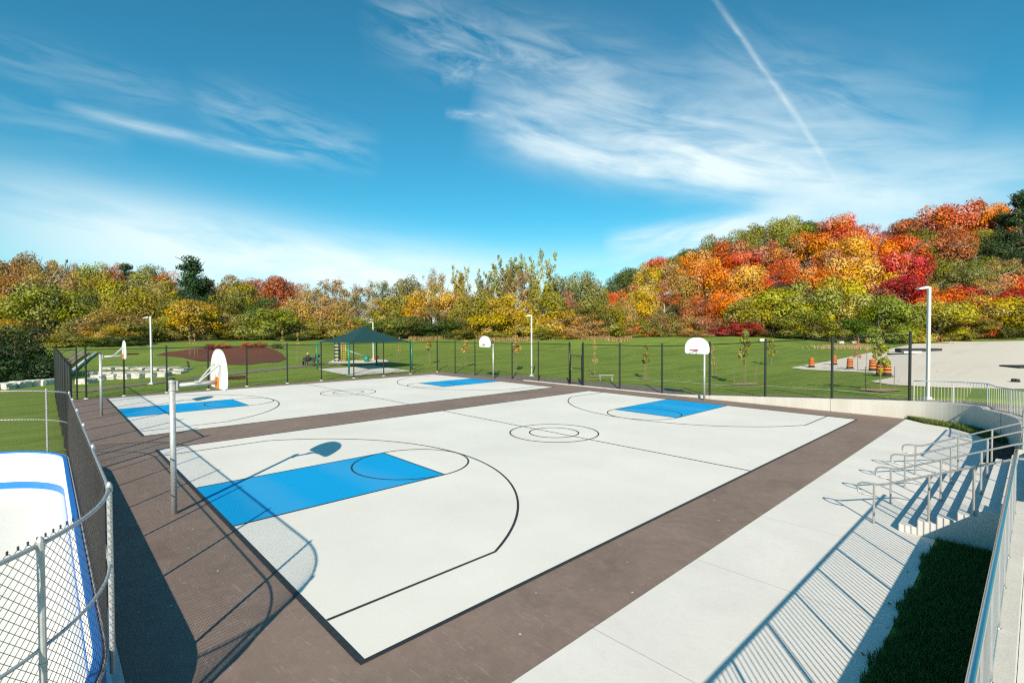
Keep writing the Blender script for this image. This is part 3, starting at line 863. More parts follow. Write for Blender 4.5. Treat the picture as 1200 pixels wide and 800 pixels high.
def band(p0, p1, sa, sb_up, sb_dn, fa, fb, thr, amp, seed, dist=1.0, bend=0.0):
    """a streak of cirrus: from bearing p0 to p1 (az, el), half length sa*, half widths; fibrous noise along it"""
    (a0, e0), (a1, e1) = p0, p1
    ca, ce = (a0 + a1) / 2, (e0 + e1) / 2; ln_ = hypot(a1 - a0, e1 - e0); dx_, dy_ = (a1 - a0) / ln_, (e1 - e0) / ln_
    A = mth(nt, 'SUBTRACT', az_n, ca); E = mth(nt, 'SUBTRACT', el_n, ce)
    s = mth(nt, 'ADD', mth(nt, 'MULTIPLY', A, dx_), mth(nt, 'MULTIPLY', E, dy_))
    n_ = mth(nt, 'ADD', mth(nt, 'MULTIPLY', A, -dy_), mth(nt, 'MULTIPLY', E, dx_))
    sgn = 1 if dx_ > 0 else -1                           # keep n_ pointing up
    if sgn < 0: n_ = mth(nt, 'MULTIPLY', n_, -1)
    if bend: n_ = mth(nt, 'SUBTRACT', n_, mth(nt, 'MULTIPLY', mth(nt, 'MULTIPLY', s, s), bend))
    along = mth(nt, 'SUBTRACT', 1, mth(nt, 'POWER', mth(nt, 'ABSOLUTE', mth(nt, 'DIVIDE', s, ln_ / 2 * sa)), 3.0), clamp=True)
    up = mth(nt, 'DIVIDE', mth(nt, 'MAXIMUM', n_, 0), sb_up); dn = mth(nt, 'DIVIDE', mth(nt, 'MINIMUM', n_, 0), sb_dn)
    q = mth(nt, 'ADD', mth(nt, 'POWER', up, 2), mth(nt, 'POWER', mth(nt, 'ABSOLUTE', dn), 2))
    across = mth(nt, 'EXPONENT', mth(nt, 'MULTIPLY', q, -1))
    cv = nd(nt, 'ShaderNodeCombineXYZ'); L(nt, mth(nt, 'MULTIPLY', s, fa), cv.inputs[0]); L(nt, mth(nt, 'MULTIPLY', n_, fb), cv.inputs[1]); cv.inputs[2].default_value = seed
    f = noise(nt, 1.0, 6, cv.outputs[0], .58, dist * .3)
    f = ramp(nt, f, [(thr[0], 0), (thr[1], 1)])
    return mth(nt, 'MULTIPLY', mth(nt, 'MULTIPLY', mth(nt, 'MULTIPLY', along, across), f), amp)
cl = []
Z = azel
cl.append(band(Z(-120, 215), Z(680, 350), 1.0, 3.4, 8.0, .05, .22, (.15, .55), .95, 3.1, .6))      # bank over the left tree line
cl.append(band(Z(60, 118), Z(370, 190), 1.0, .40, .7, .10, .9, (.28, .62), .46, 7.7, .8))          # streak inside it
cl.append(band(Z(210, 118), Z(450, 190), 1.0, 2.6, 1.6, .16, .75, (.42, .75), .30, 11.3, 2.0))      # feathers
cl.append(band(Z(-60, 40), Z(230, 120), 1.0, 1.4, 1.8, .10, .6, (.40, .8), .28, 2.9, 1.2))
cl.append(band(Z(-40, 110), Z(160, 150), 1.0, 2.4, 2.4, .10, .5, (.42, .85), .25, 5.3, 1.2))
cl.append(band(Z(545, 135), Z(1120, 225), 1.0, 6.5, 2.6, .085, .42, (.26, .66), .88, 8.8, 1.6, .0))   # broad cirrus on the right
cl.append(band(Z(590, 165), Z(900, 225), 1.0, 2.4, .9, .12, .5, (.22, .6), .62, 4.4, 1.0))
cl.append(band(Z(420, 5), Z(760, 95), 1.0, 3.0, 3.0, .13, .5, (.40, .75), .42, 9.9, 2.6))
cl.append(band(Z(800, 55), Z(1130, 170), 1.0, 3.5, 2.5, .10, .45, (.40, .8), .34, 1.7, 1.6))
cl.append(band(Z(515, 92), Z(575, 72), 1.0, .7, .9, .5, 1.1, (.40, .7), .30, 6.1, 2.0))
cl.append(band(Z(520, 132), Z(585, 136), 1.0, .35, .45, .4, 1.2, (.3, .6), .35, 6.6, 1.0))
cl.append(band(Z(705, 285), Z(960, 245), 1.0, 1.1, 3.2, .10, .4, (.25, .58), .80, 12.4, 1.0))
cl.append(band(Z(880, 230), Z(1260, 215), 1.0, 3.5, 6.0, .06, .25, (.15, .6), .72, 15.1, .8))
cl.append(band(Z(400, 355), Z(1000, 330), 1.2, 4.5, 6.0, .05, .2, (.05, .55), .72, 17.7, .5))
cl.append(band(Z(832, -25), Z(1003, 228), 1.0, .26, .22, .35, 1.3, (.22, .6), .40, 20.0, .9, -.0045))   # vapour trail
tot = None
for c_ in cl:                                            # 1 - prod(1 - c)
    inv = mth(nt, 'SUBTRACT', 1, c_, clamp=True); tot = inv if tot is None else mth(nt, 'MULTIPLY', tot, inv)
cov = mth(nt, 'SUBTRACT', 1, tot, clamp=True)
tint = mix(nt, 1.0, sky.outputs[0], (.25, .97, 1.0), 'MULTIPLY')
hs = nd(nt, 'ShaderNodeHueSaturation'); hs.inputs['Saturation'].default_value = 1.0; L(nt, tint, hs.inputs['Color'])
SKY_STR = .092
L(nt, mix(nt, cov, hs.outputs[0], tuple(c / SKY_STR for c in (.66, .74, .74))), bg.inputs['Color'])
bg.inputs['Strength'].default_value = SKY_STR
w.cycles.sampling_method = 'MANUAL'; w.cycles.sample_map_resolution = 256

SC.view_settings.view_transform = 'Standard'; SC.view_settings.look = 'None'; SC.view_settings.gamma = 1; SC.view_settings.exposure = .53
SC.render.engine = 'CYCLES'; SC.cycles.max_bounces = 4; SC.cycles.diffuse_bounces = 2; SC.cycles.glossy_bounces = 2; SC.cycles.transparent_max_bounces = 8
SC.cycles.use_denoising = False; SC.cycles.pixel_filter_type = 'BLACKMAN_HARRIS'; SC.cycles.filter_width = 1.25; SC.cycles.sample_clamp_indirect = 4
#PART2
import numpy as np
# ------------------------------------------------------------------ foliage
def leaf_mesh(name, cen, rad, n, size, seed, shell=.55, flat=0.0, z0=0.0, up=.25):
    """leaf faces spread through a set of clumps; tone = random per clump and per leaf"""
    rg = np.random.default_rng(seed)
    cen = np.array(cen, float); rad = np.array(rad, float)
    w_ = rad ** 2; w_ /= w_.sum()
    ci = rg.choice(len(cen), n, p=w_)
    d = rg.normal(size=(n, 3)); d /= np.linalg.norm(d, axis=1)[:, None]
    rr = rad[ci] * (shell + (1.12 - shell) * rg.random(n) ** .6)
    p = cen[ci] + d * rr[:, None] * np.array([1, 1, 1 - flat])
    keep = p[:, 2] > z0; p, d, ci = p[keep], d[keep], ci[keep]; n = len(p)
    nr = d + rg.normal(size=(n, 3)) * .36 + np.array([0, 0, up]); nr /= np.linalg.norm(nr, axis=1)[:, None]
    a = rg.normal(size=(n, 3)); a -= (a * nr).sum(1)[:, None] * nr; a /= np.linalg.norm(a, axis=1)[:, None]
    b = np.cross(nr, a)
    s = size * rg.uniform(.55, 1.5, n)[:, None]
    el = rg.uniform(.55, .95, n)[:, None]
    v = np.stack([p - a * s, p - b * s * el + a * s * .15, p + a * s, p + b * s * el + a * s * .15], 1)
    v += (nr[:, None, :] * s[:, None, :] * rg.uniform(-.35, .35, (n, 4, 1)))
    me = bpy.data.meshes.new(name)
    me.vertices.add(4 * n); me.vertices.foreach_set('co', v.reshape(-1).astype(np.float32))
    me.loops.add(4 * n); me.loops.foreach_set('vertex_index', np.arange(4 * n, dtype=np.int32))
    me.polygons.add(n); me.polygons.foreach_set('loop_start', np.arange(0, 4 * n, 4, dtype=np.int32))
    try: me.polygons.foreach_set('loop_total', np.full(n, 4, dtype=np.int32))
    except Exception: pass
    me.update(calc_edges=True)
    ct = rg.normal(size=(len(cen), 3)).clip(-1.6, 1.6)
    t = ct[ci] * np.array([.9, .62, .6]) + rg.normal(size=(n, 3)).clip(-2, 2) * np.array([.28, .24, .3])
    at_ = me.attributes.new('tone', 'FLOAT_VECTOR', 'FACE'); at_.data.foreach_set('vector', t.reshape(-1).astype(np.float32))
    me.materials.append(M['leaf'])
    return me

def crown_round(seed, zlo=.10, n=9500, size=.0122, k=34, ax=.37):
    rg = random.Random(seed); cen, rad = [], []
    zc = (1 + zlo) / 2; hz = (1 - zlo) / 2
    lx, ly = rg.uniform(-.06, .06), rg.uniform(-.06, .06)
    for i in range(k):
        th = rg.uniform(0, 2 * pi); ph = math.asin(rg.uniform(-.85, 1)); r_ = rg.uniform(.62, 1.0)
        q = rg.choice((.075, .09, .11, .13, .165))
        cen.append((lx + (ax - .02) * r_ * cos(ph) * cos(th), ly + (ax - .02) * r_ * cos(ph) * sin(th), zc + (hz - q * .9) * r_ * sin(ph))); rad.append(q)
    cen.append((lx, ly, zc - .05)); rad.append(.2)
    return leaf_mesh('crown', cen, rad, n, size, seed)
def crown_bush(seed, n=7600, size=.0145):
    rg = random.Random(seed); cen, rad = [], []
    for i in range(30):
        th = rg.uniform(0, 2 * pi); r_ = sqrt(rg.random()) * .42; hz = (1 - (r_ / .5) ** 2) ** .5
        z = rg.uniform(.08, 1) * hz * .88; q = rg.uniform(.09, .17)
        cen.append((r_ * cos(th), r_ * sin(th), z)); rad.append(q)
    return leaf_mesh('crown', cen, rad, n, size, seed)
def crown_wispy(seed, n=5200, size=.0088):
    rg = random.Random(seed); cen, rad = [], []
    for i in range(46):
        th = rg.uniform(0, 2 * pi); t = rg.random(); r_ = .42 * t ** .8
        z = .25 + .7 * (1 - .55 * t * t) * rg.uniform(.45, 1); q = rg.uniform(.035, .10)
        cen.append((r_ * cos(th), r_ * sin(th), z)); rad.append(q)
    return leaf_mesh('crown', cen, rad, n, size, seed, .1)
def crown_poplar(seed, n=6500, size=.0115):
    rg = random.Random(seed); cen, rad = [], []
    for st in range(7):
        th = rg.uniform(0, 6.3); r1 = rg.uniform(.12, .40); top = rg.uniform(.72, .97); b0 = rg.uniform(.22, .4)
        for i in range(13):
            f = i / 12; r_ = r1 * (.35 + .65 * f) + rg.uniform(-.05, .05)
            cen.append((r_ * cos(th + rg.uniform(-.3, .3)), r_ * sin(th + rg.uniform(-.3, .3)), b0 + (top - b0) * f)); rad.append(rg.uniform(.035, .085) * (1.15 - .5 * f))
    return leaf_mesh('crown', cen, rad, n, size, seed, .1)
def crown_pine(seed, n=6000, size=.0125):
    rg = random.Random(seed); cen, rad = [], []
    for i in range(34):
        z = rg.uniform(.15, .97); r_ = .42 * (1.02 - z) ** .55 * rg.uniform(.25, 1); th = rg.uniform(0, 2 * pi)
        cen.append((r_ * cos(th), r_ * sin(th), z)); rad.append(rg.uniform(.07, .15))
    return leaf_mesh('crown', cen, rad, n, size, seed, .3, .55)
def crown_spire(seed, n=2200, size=.016):
    rg = random.Random(seed); cen, rad = [], []
    for i in range(16):
        z = .06 + .9 * i / 16
        for k in range(3):
            th = rg.uniform(0, 2 * pi); r_ = .30 * (1 - z)
            cen.append((r_ * cos(th), r_ * sin(th), z)); rad.append(.04 + .14 * (1 - z))
    return leaf_mesh('crown', cen, rad, n, size, seed, .3, .4)
def trunk_mesh(seed, kind):
    rg = random.Random(seed); b = MB()
    top = .7 if kind != 'pine' else .92; thick = {'wispy': .022, 'poplar': .022, 'bush': .012}.get(kind, .03)
    pts = []; x = y = 0
    for i in range(7):
        pts.append((x, y, -.06 + (top + .06) * i / 6)); x += rg.uniform(-.02, .02); y += rg.uniform(-.02, .02)
    b.tube(pts, [thick * (1.25 - .95 * i / 6) for i in range(7)], 7)
    for k in range({'wispy': 14, 'poplar': 9, 'bush': 7}.get(kind, 8)):
        f = rg.uniform(.15 if kind == 'bush' else .3, .95); i = min(5, int(f * 6)); p = Vector(pts[i]).lerp(Vector(pts[i + 1]), f * 6 - i)
        th = rg.uniform(0, 2 * pi); ln_ = rg.uniform(.2, .42); rise = rg.uniform(.08, .35)
        q = [p, p + Vector((cos(th) * ln_ * .45, sin(th) * ln_ * .45, rise * .5)), p + Vector((cos(th) * ln_, sin(th) * ln_, rise))]
        if q[2].z > .97: q[2].z = .97
        b.tube(q, [thick * .5, thick * .3, thick * .08], 5)
    me = bpy.data.meshes.new('trunk'); me.from_pydata(b.v, [], b.f); me.materials.append(M['paleb'] if kind in ('wispy', 'poplar') else M['bark']); me.update()
    return me
KINDS = {}
for kd, fn, cnt in (('round', crown_round, 6), ('bush', crown_bush, 5), ('wispy', crown_wispy, 4), ('poplar', crown_poplar, 3), ('pine', crown_pine, 2), ('spire', crown_spire, 1)):
    KINDS[kd] = [(fn(100 * len(KINDS) + i + 1), trunk_mesh(50 * len(KINDS) + i, kd)) for i in range(cnt)]
KINDS['tall'] = [(crown_round(900 + i, .14, 8200, .0125, 26, .34), trunk_mesh(950 + i, 'tall')) for i in range(3)]

PAL = {
 'lime': ((.20, .225, .03), 'yellow-green'), 'limeyel': ((.31, .285, .025), 'lemon-green'), 'yellow': ((.40, .29, .025), 'bright yellow'),
 'gold': ((.43, .28, .03), 'golden'), 'olive': ((.17, .165, .03), 'olive'), 'olivegrey': ((.165, .165, .055), 'grey-olive'), 'olyel': ((.26, .22, .03), 'olive-yellow'),
 'green': ((.065, .10, .018), 'mid-green'), 'dark': ((.026, .055, .018), 'dark green'), 'orange': ((.56, .185, .018), 'orange'), 'goldor': ((.55, .27, .03), 'amber'),
 'redor': ((.52, .10, .018), 'orange-red'), 'red': ((.42, .045, .018), 'red'), 'crimson': ((.33, .028, .022), 'crimson'), 'rust': ((.36, .12, .045), 'rust'),
 'tan': ((.36, .235, .075), 'tan'), 'brown': ((.27, .17, .055), 'brown'), 'pink': ((.36, .13, .09), 'dusty pink'), 'redgreen': ((.10, .065, .03), 'dark reddish'),
}
KW = {'round': 'broad tree', 'tall': 'tall oval tree', 'bush': 'bushy tree', 'wispy': 'twiggy tree', 'poplar': 'feathery tree', 'pine': 'layered evergreen', 'spire': 'pointed conifer'}
NM = {'round': 'broadleaf_tree', 'tall': 'broadleaf_tree', 'bush': 'bushy_tree', 'wispy': 'thin_tree', 'poplar': 'feathery_tree', 'pine': 'evergreen_tree', 'spire': 'conifer_tree'}
T = '''
12 292 62 150 round brown|45 289 55 150 tall brown|80 299 18 152 spire dark|93 308 34 158 round brown|110 304 50 155 round olyel|132 306 40 160 round rust|150 310 40 162 pine dark|172 307 50 160 round olivegrey|200 314 46 158 round rust|226 301 66 124 pine dark|236 318 50 125 round dark|248 324 44 160 round rust|270 320 56 160 round brown|300 323 50 158 round pink|322 322 62 150 round rust|346 331 40 152 round rust|-30 290 60 145 round olyel
20 313 66 128 tall brown|58 302 62 137 wispy tan|88 320 50 132 tall brown|122 318 46 136 round olyel|150 312 74 134 round olyel|190 322 62 130 round olyel|172 336 74 116 round olyel|212 345 54 114 round olive|262 336 50 126 round olive|285 328 52 132 round olyel|240 345 40 122 round olive|310 345 56 124 round green|335 345 50 128 round rust|100 335 48 118 round olive|5 345 60 112 round gold|-40 330 70 110 round olyel
52 327 92 90 round lime|8 372 52 84 round gold|96 362 46 92 round lime|120 360 74 86 round tan|128 380 54 81 bush gold|158 374 66 86 round olive|180 372 50 92 bush olyel|225 350 76 95 round gold|195 366 60 98 bush limeyel|255 364 46 100 round tan|285 366 56 101 bush olive|316 356 80 98 bush lime|352 368 56 104 bush olyel|-30 350 80 86 round olive|270 384 40 99 bush olyel|150 392 50 80 bush green
358 331 54 122 wispy tan|388 323 66 124 wispy brown|418 331 62 122 wispy tan|447 325 48 126 wispy olivegrey|476 316 54 124 tall olivegrey|506 314 48 120 wispy brown|522 326 44 120 round olyel|541 302 48 116 poplar olyel|566 310 40 114 poplar olivegrey|592 291 54 117 poplar olive|627 291 58 114 poplar olyel|607 312 46 112 wispy brown|655 318 52 128 round olivegrey|681 315 58 130 round olivegrey|703 331 38 134 round olive|575 325 46 112 poplar olyel
370 343 62 114 round tan|345 350 50 114 round tan|420 346 64 114 wispy olivegrey|398 352 56 112 round tan|447 345 54 112 wispy tan|465 342 62 112 round olyel|495 336 52 112 round gold|530 333 54 110 round gold|560 338 58 108 round olyel|600 340 72 107 round yellow|640 340 62 108 round olyel|664 340 52 114 wispy pink|690 347 62 112 round olive|716 358 44 112 round olyel|512 350 50 108 wispy brown|545 352 50 107 round olyel
380 372 56 104 bush olyel|412 370 58 104 bush olyel|442 372 52 104 bush green|472 366 64 105 bush olive|502 368 54 105 bush green|532 362 62 104 bush green|566 362 58 103 bush gold|600 358 64 103 bush yellow|628 364 50 103 bush yellow|652 362 62 104 bush gold|684 366 62 105 bush tan|710 370 46 106 bush olyel|332 378 44 103 bush limeyel|700 384 30 104 bush green|360 384 32 97 bush olive|405 386 28 98 bush olyel|455 385 32 98 bush green|540 383 38 98 bush olive|585 386 30 99 bush olyel|640 385 36 98 bush olive|672 383 32 99 bush tan|735 386 34 107 bush olyel|815 386 36 107 bush tan|340 388 30 93 bush green|300 390 30 93 bush olive|100 388 50 78 bush olive|130 392 36 77 bush green|75 384 44 76 bush olyel
726 315 46 185 round green|744 305 50 190 round green|766 299 40 195 round redor|788 297 42 197 round olive|812 283 50 200 round green|840 274 54 205 round olive|864 267 50 207 round olive|888 259 54 208 round olive|916 252 60 210 round olyel|940 255 46 212 round green|962 251 48 210 round rust|988 249 56 206 round redor|1014 260 42 210 wispy red|1040 267 44 212 wispy pink|1066 253 56 206 round rust|1096 238 74 202 round redor|1130 232 74 200 round redor|1160 236 56 200 round orange|1196 224 72 182 pine dark|1240 220 80 190 round green|1285 220 80 190 round rust|1075 268 50 190 round olive|1118 262 56 188 round rust|1150 266 56 186 round olyel|1180 285 60 172 round green|1105 300 56 158 round olive|1135 308 60 150 round olivegrey|1170 300 56 150 wispy tan|1200 285 60 160 round dark|1215 305 60 148 round orange|1080 330 50 136 round goldor|1115 345 50 128 round red|1195 335 56 126 round red|1010 290 56 162 round goldor|1035 295 50 158 round orange|880 305 56 156 round rust|915 300 50 158 round redor
714 338 36 146 round redor|737 328 50 152 round rust|761 307 44 166 round gold|786 304 50 172 round tan|816 289 54 176 round orange|850 277 64 180 round rust|872 288 56 172 round redor|902 279 60 174 round rust|930 268 56 184 round olive|952 270 64 180 round orange|990 270 70 174 round goldor|1026 272 64 172 round orange|1060 272 58 174 round redor|1086 282 56 176 round olive|1112 272 66 172 round rust|1142 282 64 170 wispy olivegrey|1182 262 70 166 round dark|1225 270 70 166 round orange|832 300 50 168 round orange|1160 300 60 160 round olive|970 290 56 166 round rust|1270 280 70 160 round red
730 348 48 126 round tan|757 331 50 132 round yellow|778 332 50 138 wispy rust|806 318 56 142 round tan|836 307 66 142 round orange|868 308 66 144 round goldor|897 314 54 142 round red|922 328 46 134 round redgreen|946 303 64 146 round orange|985 299 74 144 round goldor|1020 303 66 142 round goldor|1056 281 66 140 round red|1050 320 64 130 round crimson|1086 316 56 142 wispy olivegrey|1102 334 66 130 round redor|1130 330 56 136 round red|1162 322 60 132 wispy tan|1188 318 62 132 round redor|1080 345 50 126 round orange|1225 310 70 136 round red|1150 345 50 126 round redor|850 340 60 130 round orange|820 345 50 128 round rust|1270 320 70 130 round orange
726 368 46 114 bush tan|750 362 50 115 bush olyel|776 364 52 115 wispy olive|800 370 46 114 bush tan|828 374 50 114 wispy pink|850 378 48 112 bush crimson|874 376 46 111 bush crimson|880 346 70 118 round olyel|915 334 82 116 round limeyel|950 324 84 118 round lime|986 321 84 117 round limeyel|1022 334 74 116 round lime|1052 350 62 116 round olive|1096 344 80 116 round limeyel|1132 366 54 120 bush rust|1166 344 84 119 round gold|1206 346 76 119 round olyel|905 364 64 112 bush olive|942 360 70 112 bush lime|985 366 64 112 bush green|1030 364 66 112 bush lime|1066 372 50 114 bush limeyel|1150 372 60 118 bush olive|1250 345 80 118 round limeyel|770 384 40 112 bush olyel|1190 376 60 118 bush green|1120 380 40 116 bush limeyel|965 380 50 110 bush olive|920 384 44 110 bush green
'''
rows = [ln for ln in T.strip().split('\n')]
items = []
for ri, ln in enumerate(rows):
    for it in ln.split('|'):
        q = it.split(); items.append((float(q[0]), float(q[1]), float(q[2]), float(q[3]), q[4], q[5]))
def zone(u):
    for lim, s in ((90, 'above the left rink fence'), (175, 'by the leftmost lamp post'), (345, 'behind the mulch bed'), (500, 'behind the green shade canopy'), (715, 'beyond the grass field'), (860, 'at the low hillside end'), (1045, 'on the hillside past the barrels')):
        if u < lim: return s
    return 'on the hillside past the lot'
def tier(d, u):
    f = 105 if u < 340 else (109 if u < 720 else 122)
    if d < f: return 'in the front row'
    if d < (140 if u < 720 else 160): return 'in the middle rows'
    return 'on the skyline'
keyed = {}
for it in items: keyed.setdefault((PAL[it[5]][1], KW[it[4]], tier(it[3], it[0]), zone(it[0])), []).append(it)
ORD = ['leftmost', 'second from left', 'third from left', 'fourth from left', 'fifth from left', 'sixth from left', 'seventh from left', 'eighth from left']
labels = {}
for k, v in keyed.items():
    v.sort()
    for i, it in enumerate(v):
        lab = f'{k[0]} {k[1]} {k[2]} {k[3]}'
        if len(v) > 1: lab += ', ' + ORD[i]
        if len(lab.split()) > 16: print('LONG', lab)
        labels[it] = lab
rt_ = random.Random(5)
def jit(c, a=.10):
    k = 1.28 + rt_.uniform(-a, a); return tuple(min(.8, max(.004, x * k * (1 + rt_.uniform(-.07, .07)))) for x in c)
def add_tree(u, vt, wpx, dep, kind, col, label, cnt=[0]):
    p = at(u, dep); top = CAM.z + (ray(u, vt) * dep).z
    h = max(1.2, top - p.z); w_ = wpx * dep / FOC * 1.08
    root = thing(NM[kind], label, 'tree', p, rt_.uniform(0, 2 * pi), 'trees around the park')
    cm, tm = rt_.choice(KINDS[kind])
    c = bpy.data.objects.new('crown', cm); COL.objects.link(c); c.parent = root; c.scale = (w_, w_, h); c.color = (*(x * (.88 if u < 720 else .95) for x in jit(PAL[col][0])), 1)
    t = bpy.data.objects.new('trunk', tm); COL.objects.link(t); t.parent = root; t.scale = (w_ * .9, w_ * .9, h)
    return root
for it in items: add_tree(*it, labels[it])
# large dark shrub beyond the rink
def free_bush(name, cat, label, u, vb, vt, wpx, kind, col, group=None):
    p = gpt(u, vb); dep = dep_of(p.x, p.y); top = CAM.z + (ray(u, vt) * dep).z
    root = thing(name, label, cat, p, rt_.uniform(0, 6), group)
    cm, tm = KINDS[kind][rt_.randrange(len(KINDS[kind]))]; w_ = wpx * dep / FOC; h = top - p.z
    c = bpy.data.objects.new('crown' if cat == 'tree' else 'foliage', cm); COL.objects.link(c); c.parent = root; c.scale = (w_, w_, h); c.color = (*PAL[col][0], 1)
    t = bpy.data.objects.new('trunk' if cat == 'tree' else 'stem', tm); COL.objects.link(t); t.parent = root; t.scale = (w_ * .9, w_ * .9, h)
    return root
free_bush('shrub', 'shrub', 'large dark green shrub behind the row of rocks left of the black fence', 16, 447, 380, 96, 'bush', 'dark')
free_bush('shrub', 'shrub', 'dark green shrub right of the largest shrub, against the black fence end', 48, 443, 398, 50, 'bush', 'green')
free_bush('shrub', 'shrub', 'dark willowy shrub at the left photo edge beyond the rink', -40, 448, 380, 90, 'bush', 'green')
for i, (u, vb, vt, w_, col, lab) in enumerate(((247, 409, 402, 14, 'crimson', 'small crimson shrub on the left part of the mulch bed'), (262, 408, 400, 16, 'redor', 'orange-red shrub behind the nearest backboard on the mulch bed'), (289, 407, 400, 15, 'redor', 'orange-red shrub right of the nearest backboard on the mulch bed'), (305, 407, 399, 17, 'red', 'bright red shrub in the middle of the mulch bed'), (325, 408, 402, 14, 'redgreen', 'small dark reddish shrub near the right end of the mulch bed'))):
    free_bush('shrub', 'shrub', lab, u, vb, vt, w_, 'bush', col, 'low shrubs on the mulch bed')

# undergrowth filling the wood floor
def undergrowth(col, n, seed, umin, umax, dmax=70, hmax=3.2):
    rg = np.random.default_rng(seed); cen, rad = [], []
    for _ in range(n):
        u = rg.uniform(umin, umax)
        lim = interp([(0, 80), (170, 82), (200, 92), (330, 97), (480, 103), (730, 107), (900, 112), (1200, 117)], u)
        p = at(u, lim + dmax * rg.random() ** 1.6); q = rg.uniform(.6, 1.5)
        cen.append((p.x, p.y, p.z + rg.uniform(.1, hmax))); rad.append(q)
    me = leaf_mesh('undergrowth', cen, rad, n * 60, .15, seed, .3, 0, -5)
    o = bpy.data.objects.new('undergrowth', me); COL.objects.link(o); o.color = (*col, 1)
    return tag(o, kind='stuff')
tag(undergrowth(PAL['olive'][0], 700, 31, -60, 720), 'olive undergrowth between the trees left and behind the field', 'undergrowth')
tag(undergrowth(PAL['brown'][0], 420, 32, -60, 760), 'brown undergrowth between the trees left and behind the field', 'undergrowth')
tag(undergrowth(PAL['rust'][0], 600, 33, 720, 1270, 95, 4), 'rust coloured undergrowth between the trees of the red hillside', 'undergrowth')
tag(undergrowth(PAL['olive'][0], 420, 34, 720, 1270, 60), 'olive undergrowth between the trees of the red hillside', 'undergrowth')
# dry grass fringe
pts = []
for _ in range(6000):
    u = random.uniform(478, 740); p = at(u, 99 + 2.2 * sin(u * .05) + 1.3 * sin(u * .17 + 1) + random.gauss(0, 1.3)); pts.append((p.x, p.y, p.z))
tag(blades('dry_grass', 'g', pts, .25, .75, (.30, .205, .09), .05, .8), 'fringe of tall tan dry grass along the foot of the trees', 'dry grass')
pts = []
for _ in range(2500):
    p = gpt(random.gauss(992, 16), random.uniform(405.5, 409)); pts.append((p.x, p.y, p.z))
tag(blades('dry_grass', 'g', pts, .15, .5, (.45, .33, .16), .04, .7), 'tan tuft of dry grass in the field behind the barrels', 'dry grass')

# ------------------------------------------------------------------ field details
def pxpoly(pp): return [(lambda q: (q.x, q.y))(gpt(u, v)) for u, v in pp]
struct_ = lambda o: tag(o, kind='structure')
struct_(drape('parking_lot', pxpoly([(926, 431), (975, 422.5), (1030, 411), (1072, 402.5), (1110, 399.6), (1200, 399.2), (1290, 399.2)]) + [(70, -14), (36, -9)] + pxpoly([(1198, 456), (1100, 454), (1045, 451), (1020, 447), (1050, 441.5), (1020, 436.5), (985, 435)]), M['lot'], .02, 2.0))
def strip(name, pp, wd, mat, lift=.012, step=1.0):
    c = [Vector((gpt(u, v).x, gpt(u, v).y)) for u, v in pp]; Lp, Rp = [], []
    for i, p in enumerate(c):
        t = (c[min(len(c) - 1, i + 1)] - c[max(0, i - 1)]).normalized(); nn = Vector((-t.y, t.x)) * wd / 2
        Lp.append((p + nn)[:]); Rp.append((p - nn)[:])
    return struct_(drape(name, Lp + Rp[::-1], mat, lift, step))
strip('path', [(92, 459), (130, 454), (200, 446.5), (260, 439), (320, 432.5), (365, 428), (410, 425.5), (455, 425)], 1.5, M['path'], .02)
strip('field_line', [(730, 444.8), (800, 447.5), (900, 452.6), (1000, 459), (1068, 464.5)], .12, M['white_court'], .02, .6)
struct_(drape('mulch_bed', pxpoly([(182, 416), (196, 412.5), (210, 411), (232, 408), (255, 406.2), (280, 405.6), (304, 406.8), (320, 409), (330, 414), (336, 420), (326, 424), (308, 424.6), (290, 427.5), (270, 427.2), (250, 423.5), (232, 423), (212, 418.5)]), M['mulch'], .03, 1.2))
struct_(drape('play_area_surface', pxpoly([(372, 432.8), (411, 440.5), (483, 434.8), (437, 428.5)]), M['concrete'], .03, 1.0))
struct_(drape('play_area_surface', pxpoly([(384, 425.4), (390, 422), (452, 421.5), (458, 425.2)]), M['lot'], .024, 1.0))

# shade canopy
pA, pB, pC, pD = gpt(371.8, 432), gpt(409, 439.5), gpt(482.6, 432.5), gpt(441.5, 428)
cen_ = (pA + pB + pC + pD) / 4; cen_.z = min(pA.z, pB.z, pC.z, pD.z)
cn = thing('shade_canopy', 'dark green four-sided shade canopy on green posts beside the far court', 'shade canopy', cen_)
EV = 3.05
cor = []
for p in (pA, pB, pC, pD):
    q = p - cen_; MB().tube([(q.x, q.y, q.z - .05), (q.x, q.y, EV)], .085, 12).build('post', M['green'], cn, True)
    cor.append(Vector((q.x * .965, q.y * .965, EV - .02)))
apex = Vector((0, 0, 4.7)); b = MB(); NS = 8
idx = {}
for k in range(4):
    a_, c_ = cor[k], cor[(k + 1) % 4]
    grid = []
    for i in range(NS + 1):
        rowp = []
        f = i / NS
        for j in range(NS + 1):
            g_f = j / NS
            e = a_.lerp(c_, g_f); sag = .28 * 4 * g_f * (1 - g_f)
            e = e * (1 - .035 * 4 * g_f * (1 - g_f)); e.z = EV - .02 + .0
            p = e.lerp(apex, f); p.z -= .16 * 4 * f * (1 - f) * 1.0
            rowp.append(p)
        grid.append(rowp)
    o0 = len(b.v)
    for r_ in grid: b.v += [tuple(p) for p in r_]
    for i in range(NS):
        for j in range(NS):
            b.f.append((o0 + i * (NS + 1) + j, o0 + i * (NS + 1) + j + 1, o0 + (i + 1) * (NS + 1) + j + 1, o0 + (i + 1) * (NS + 1) + j)); b.m.append(0)
o = b.build('canopy_cloth', M['canopy'], cn); s_ = o.modifiers.new('thick', 'SOLIDIFY'); s_.thickness = .02
m = MB()
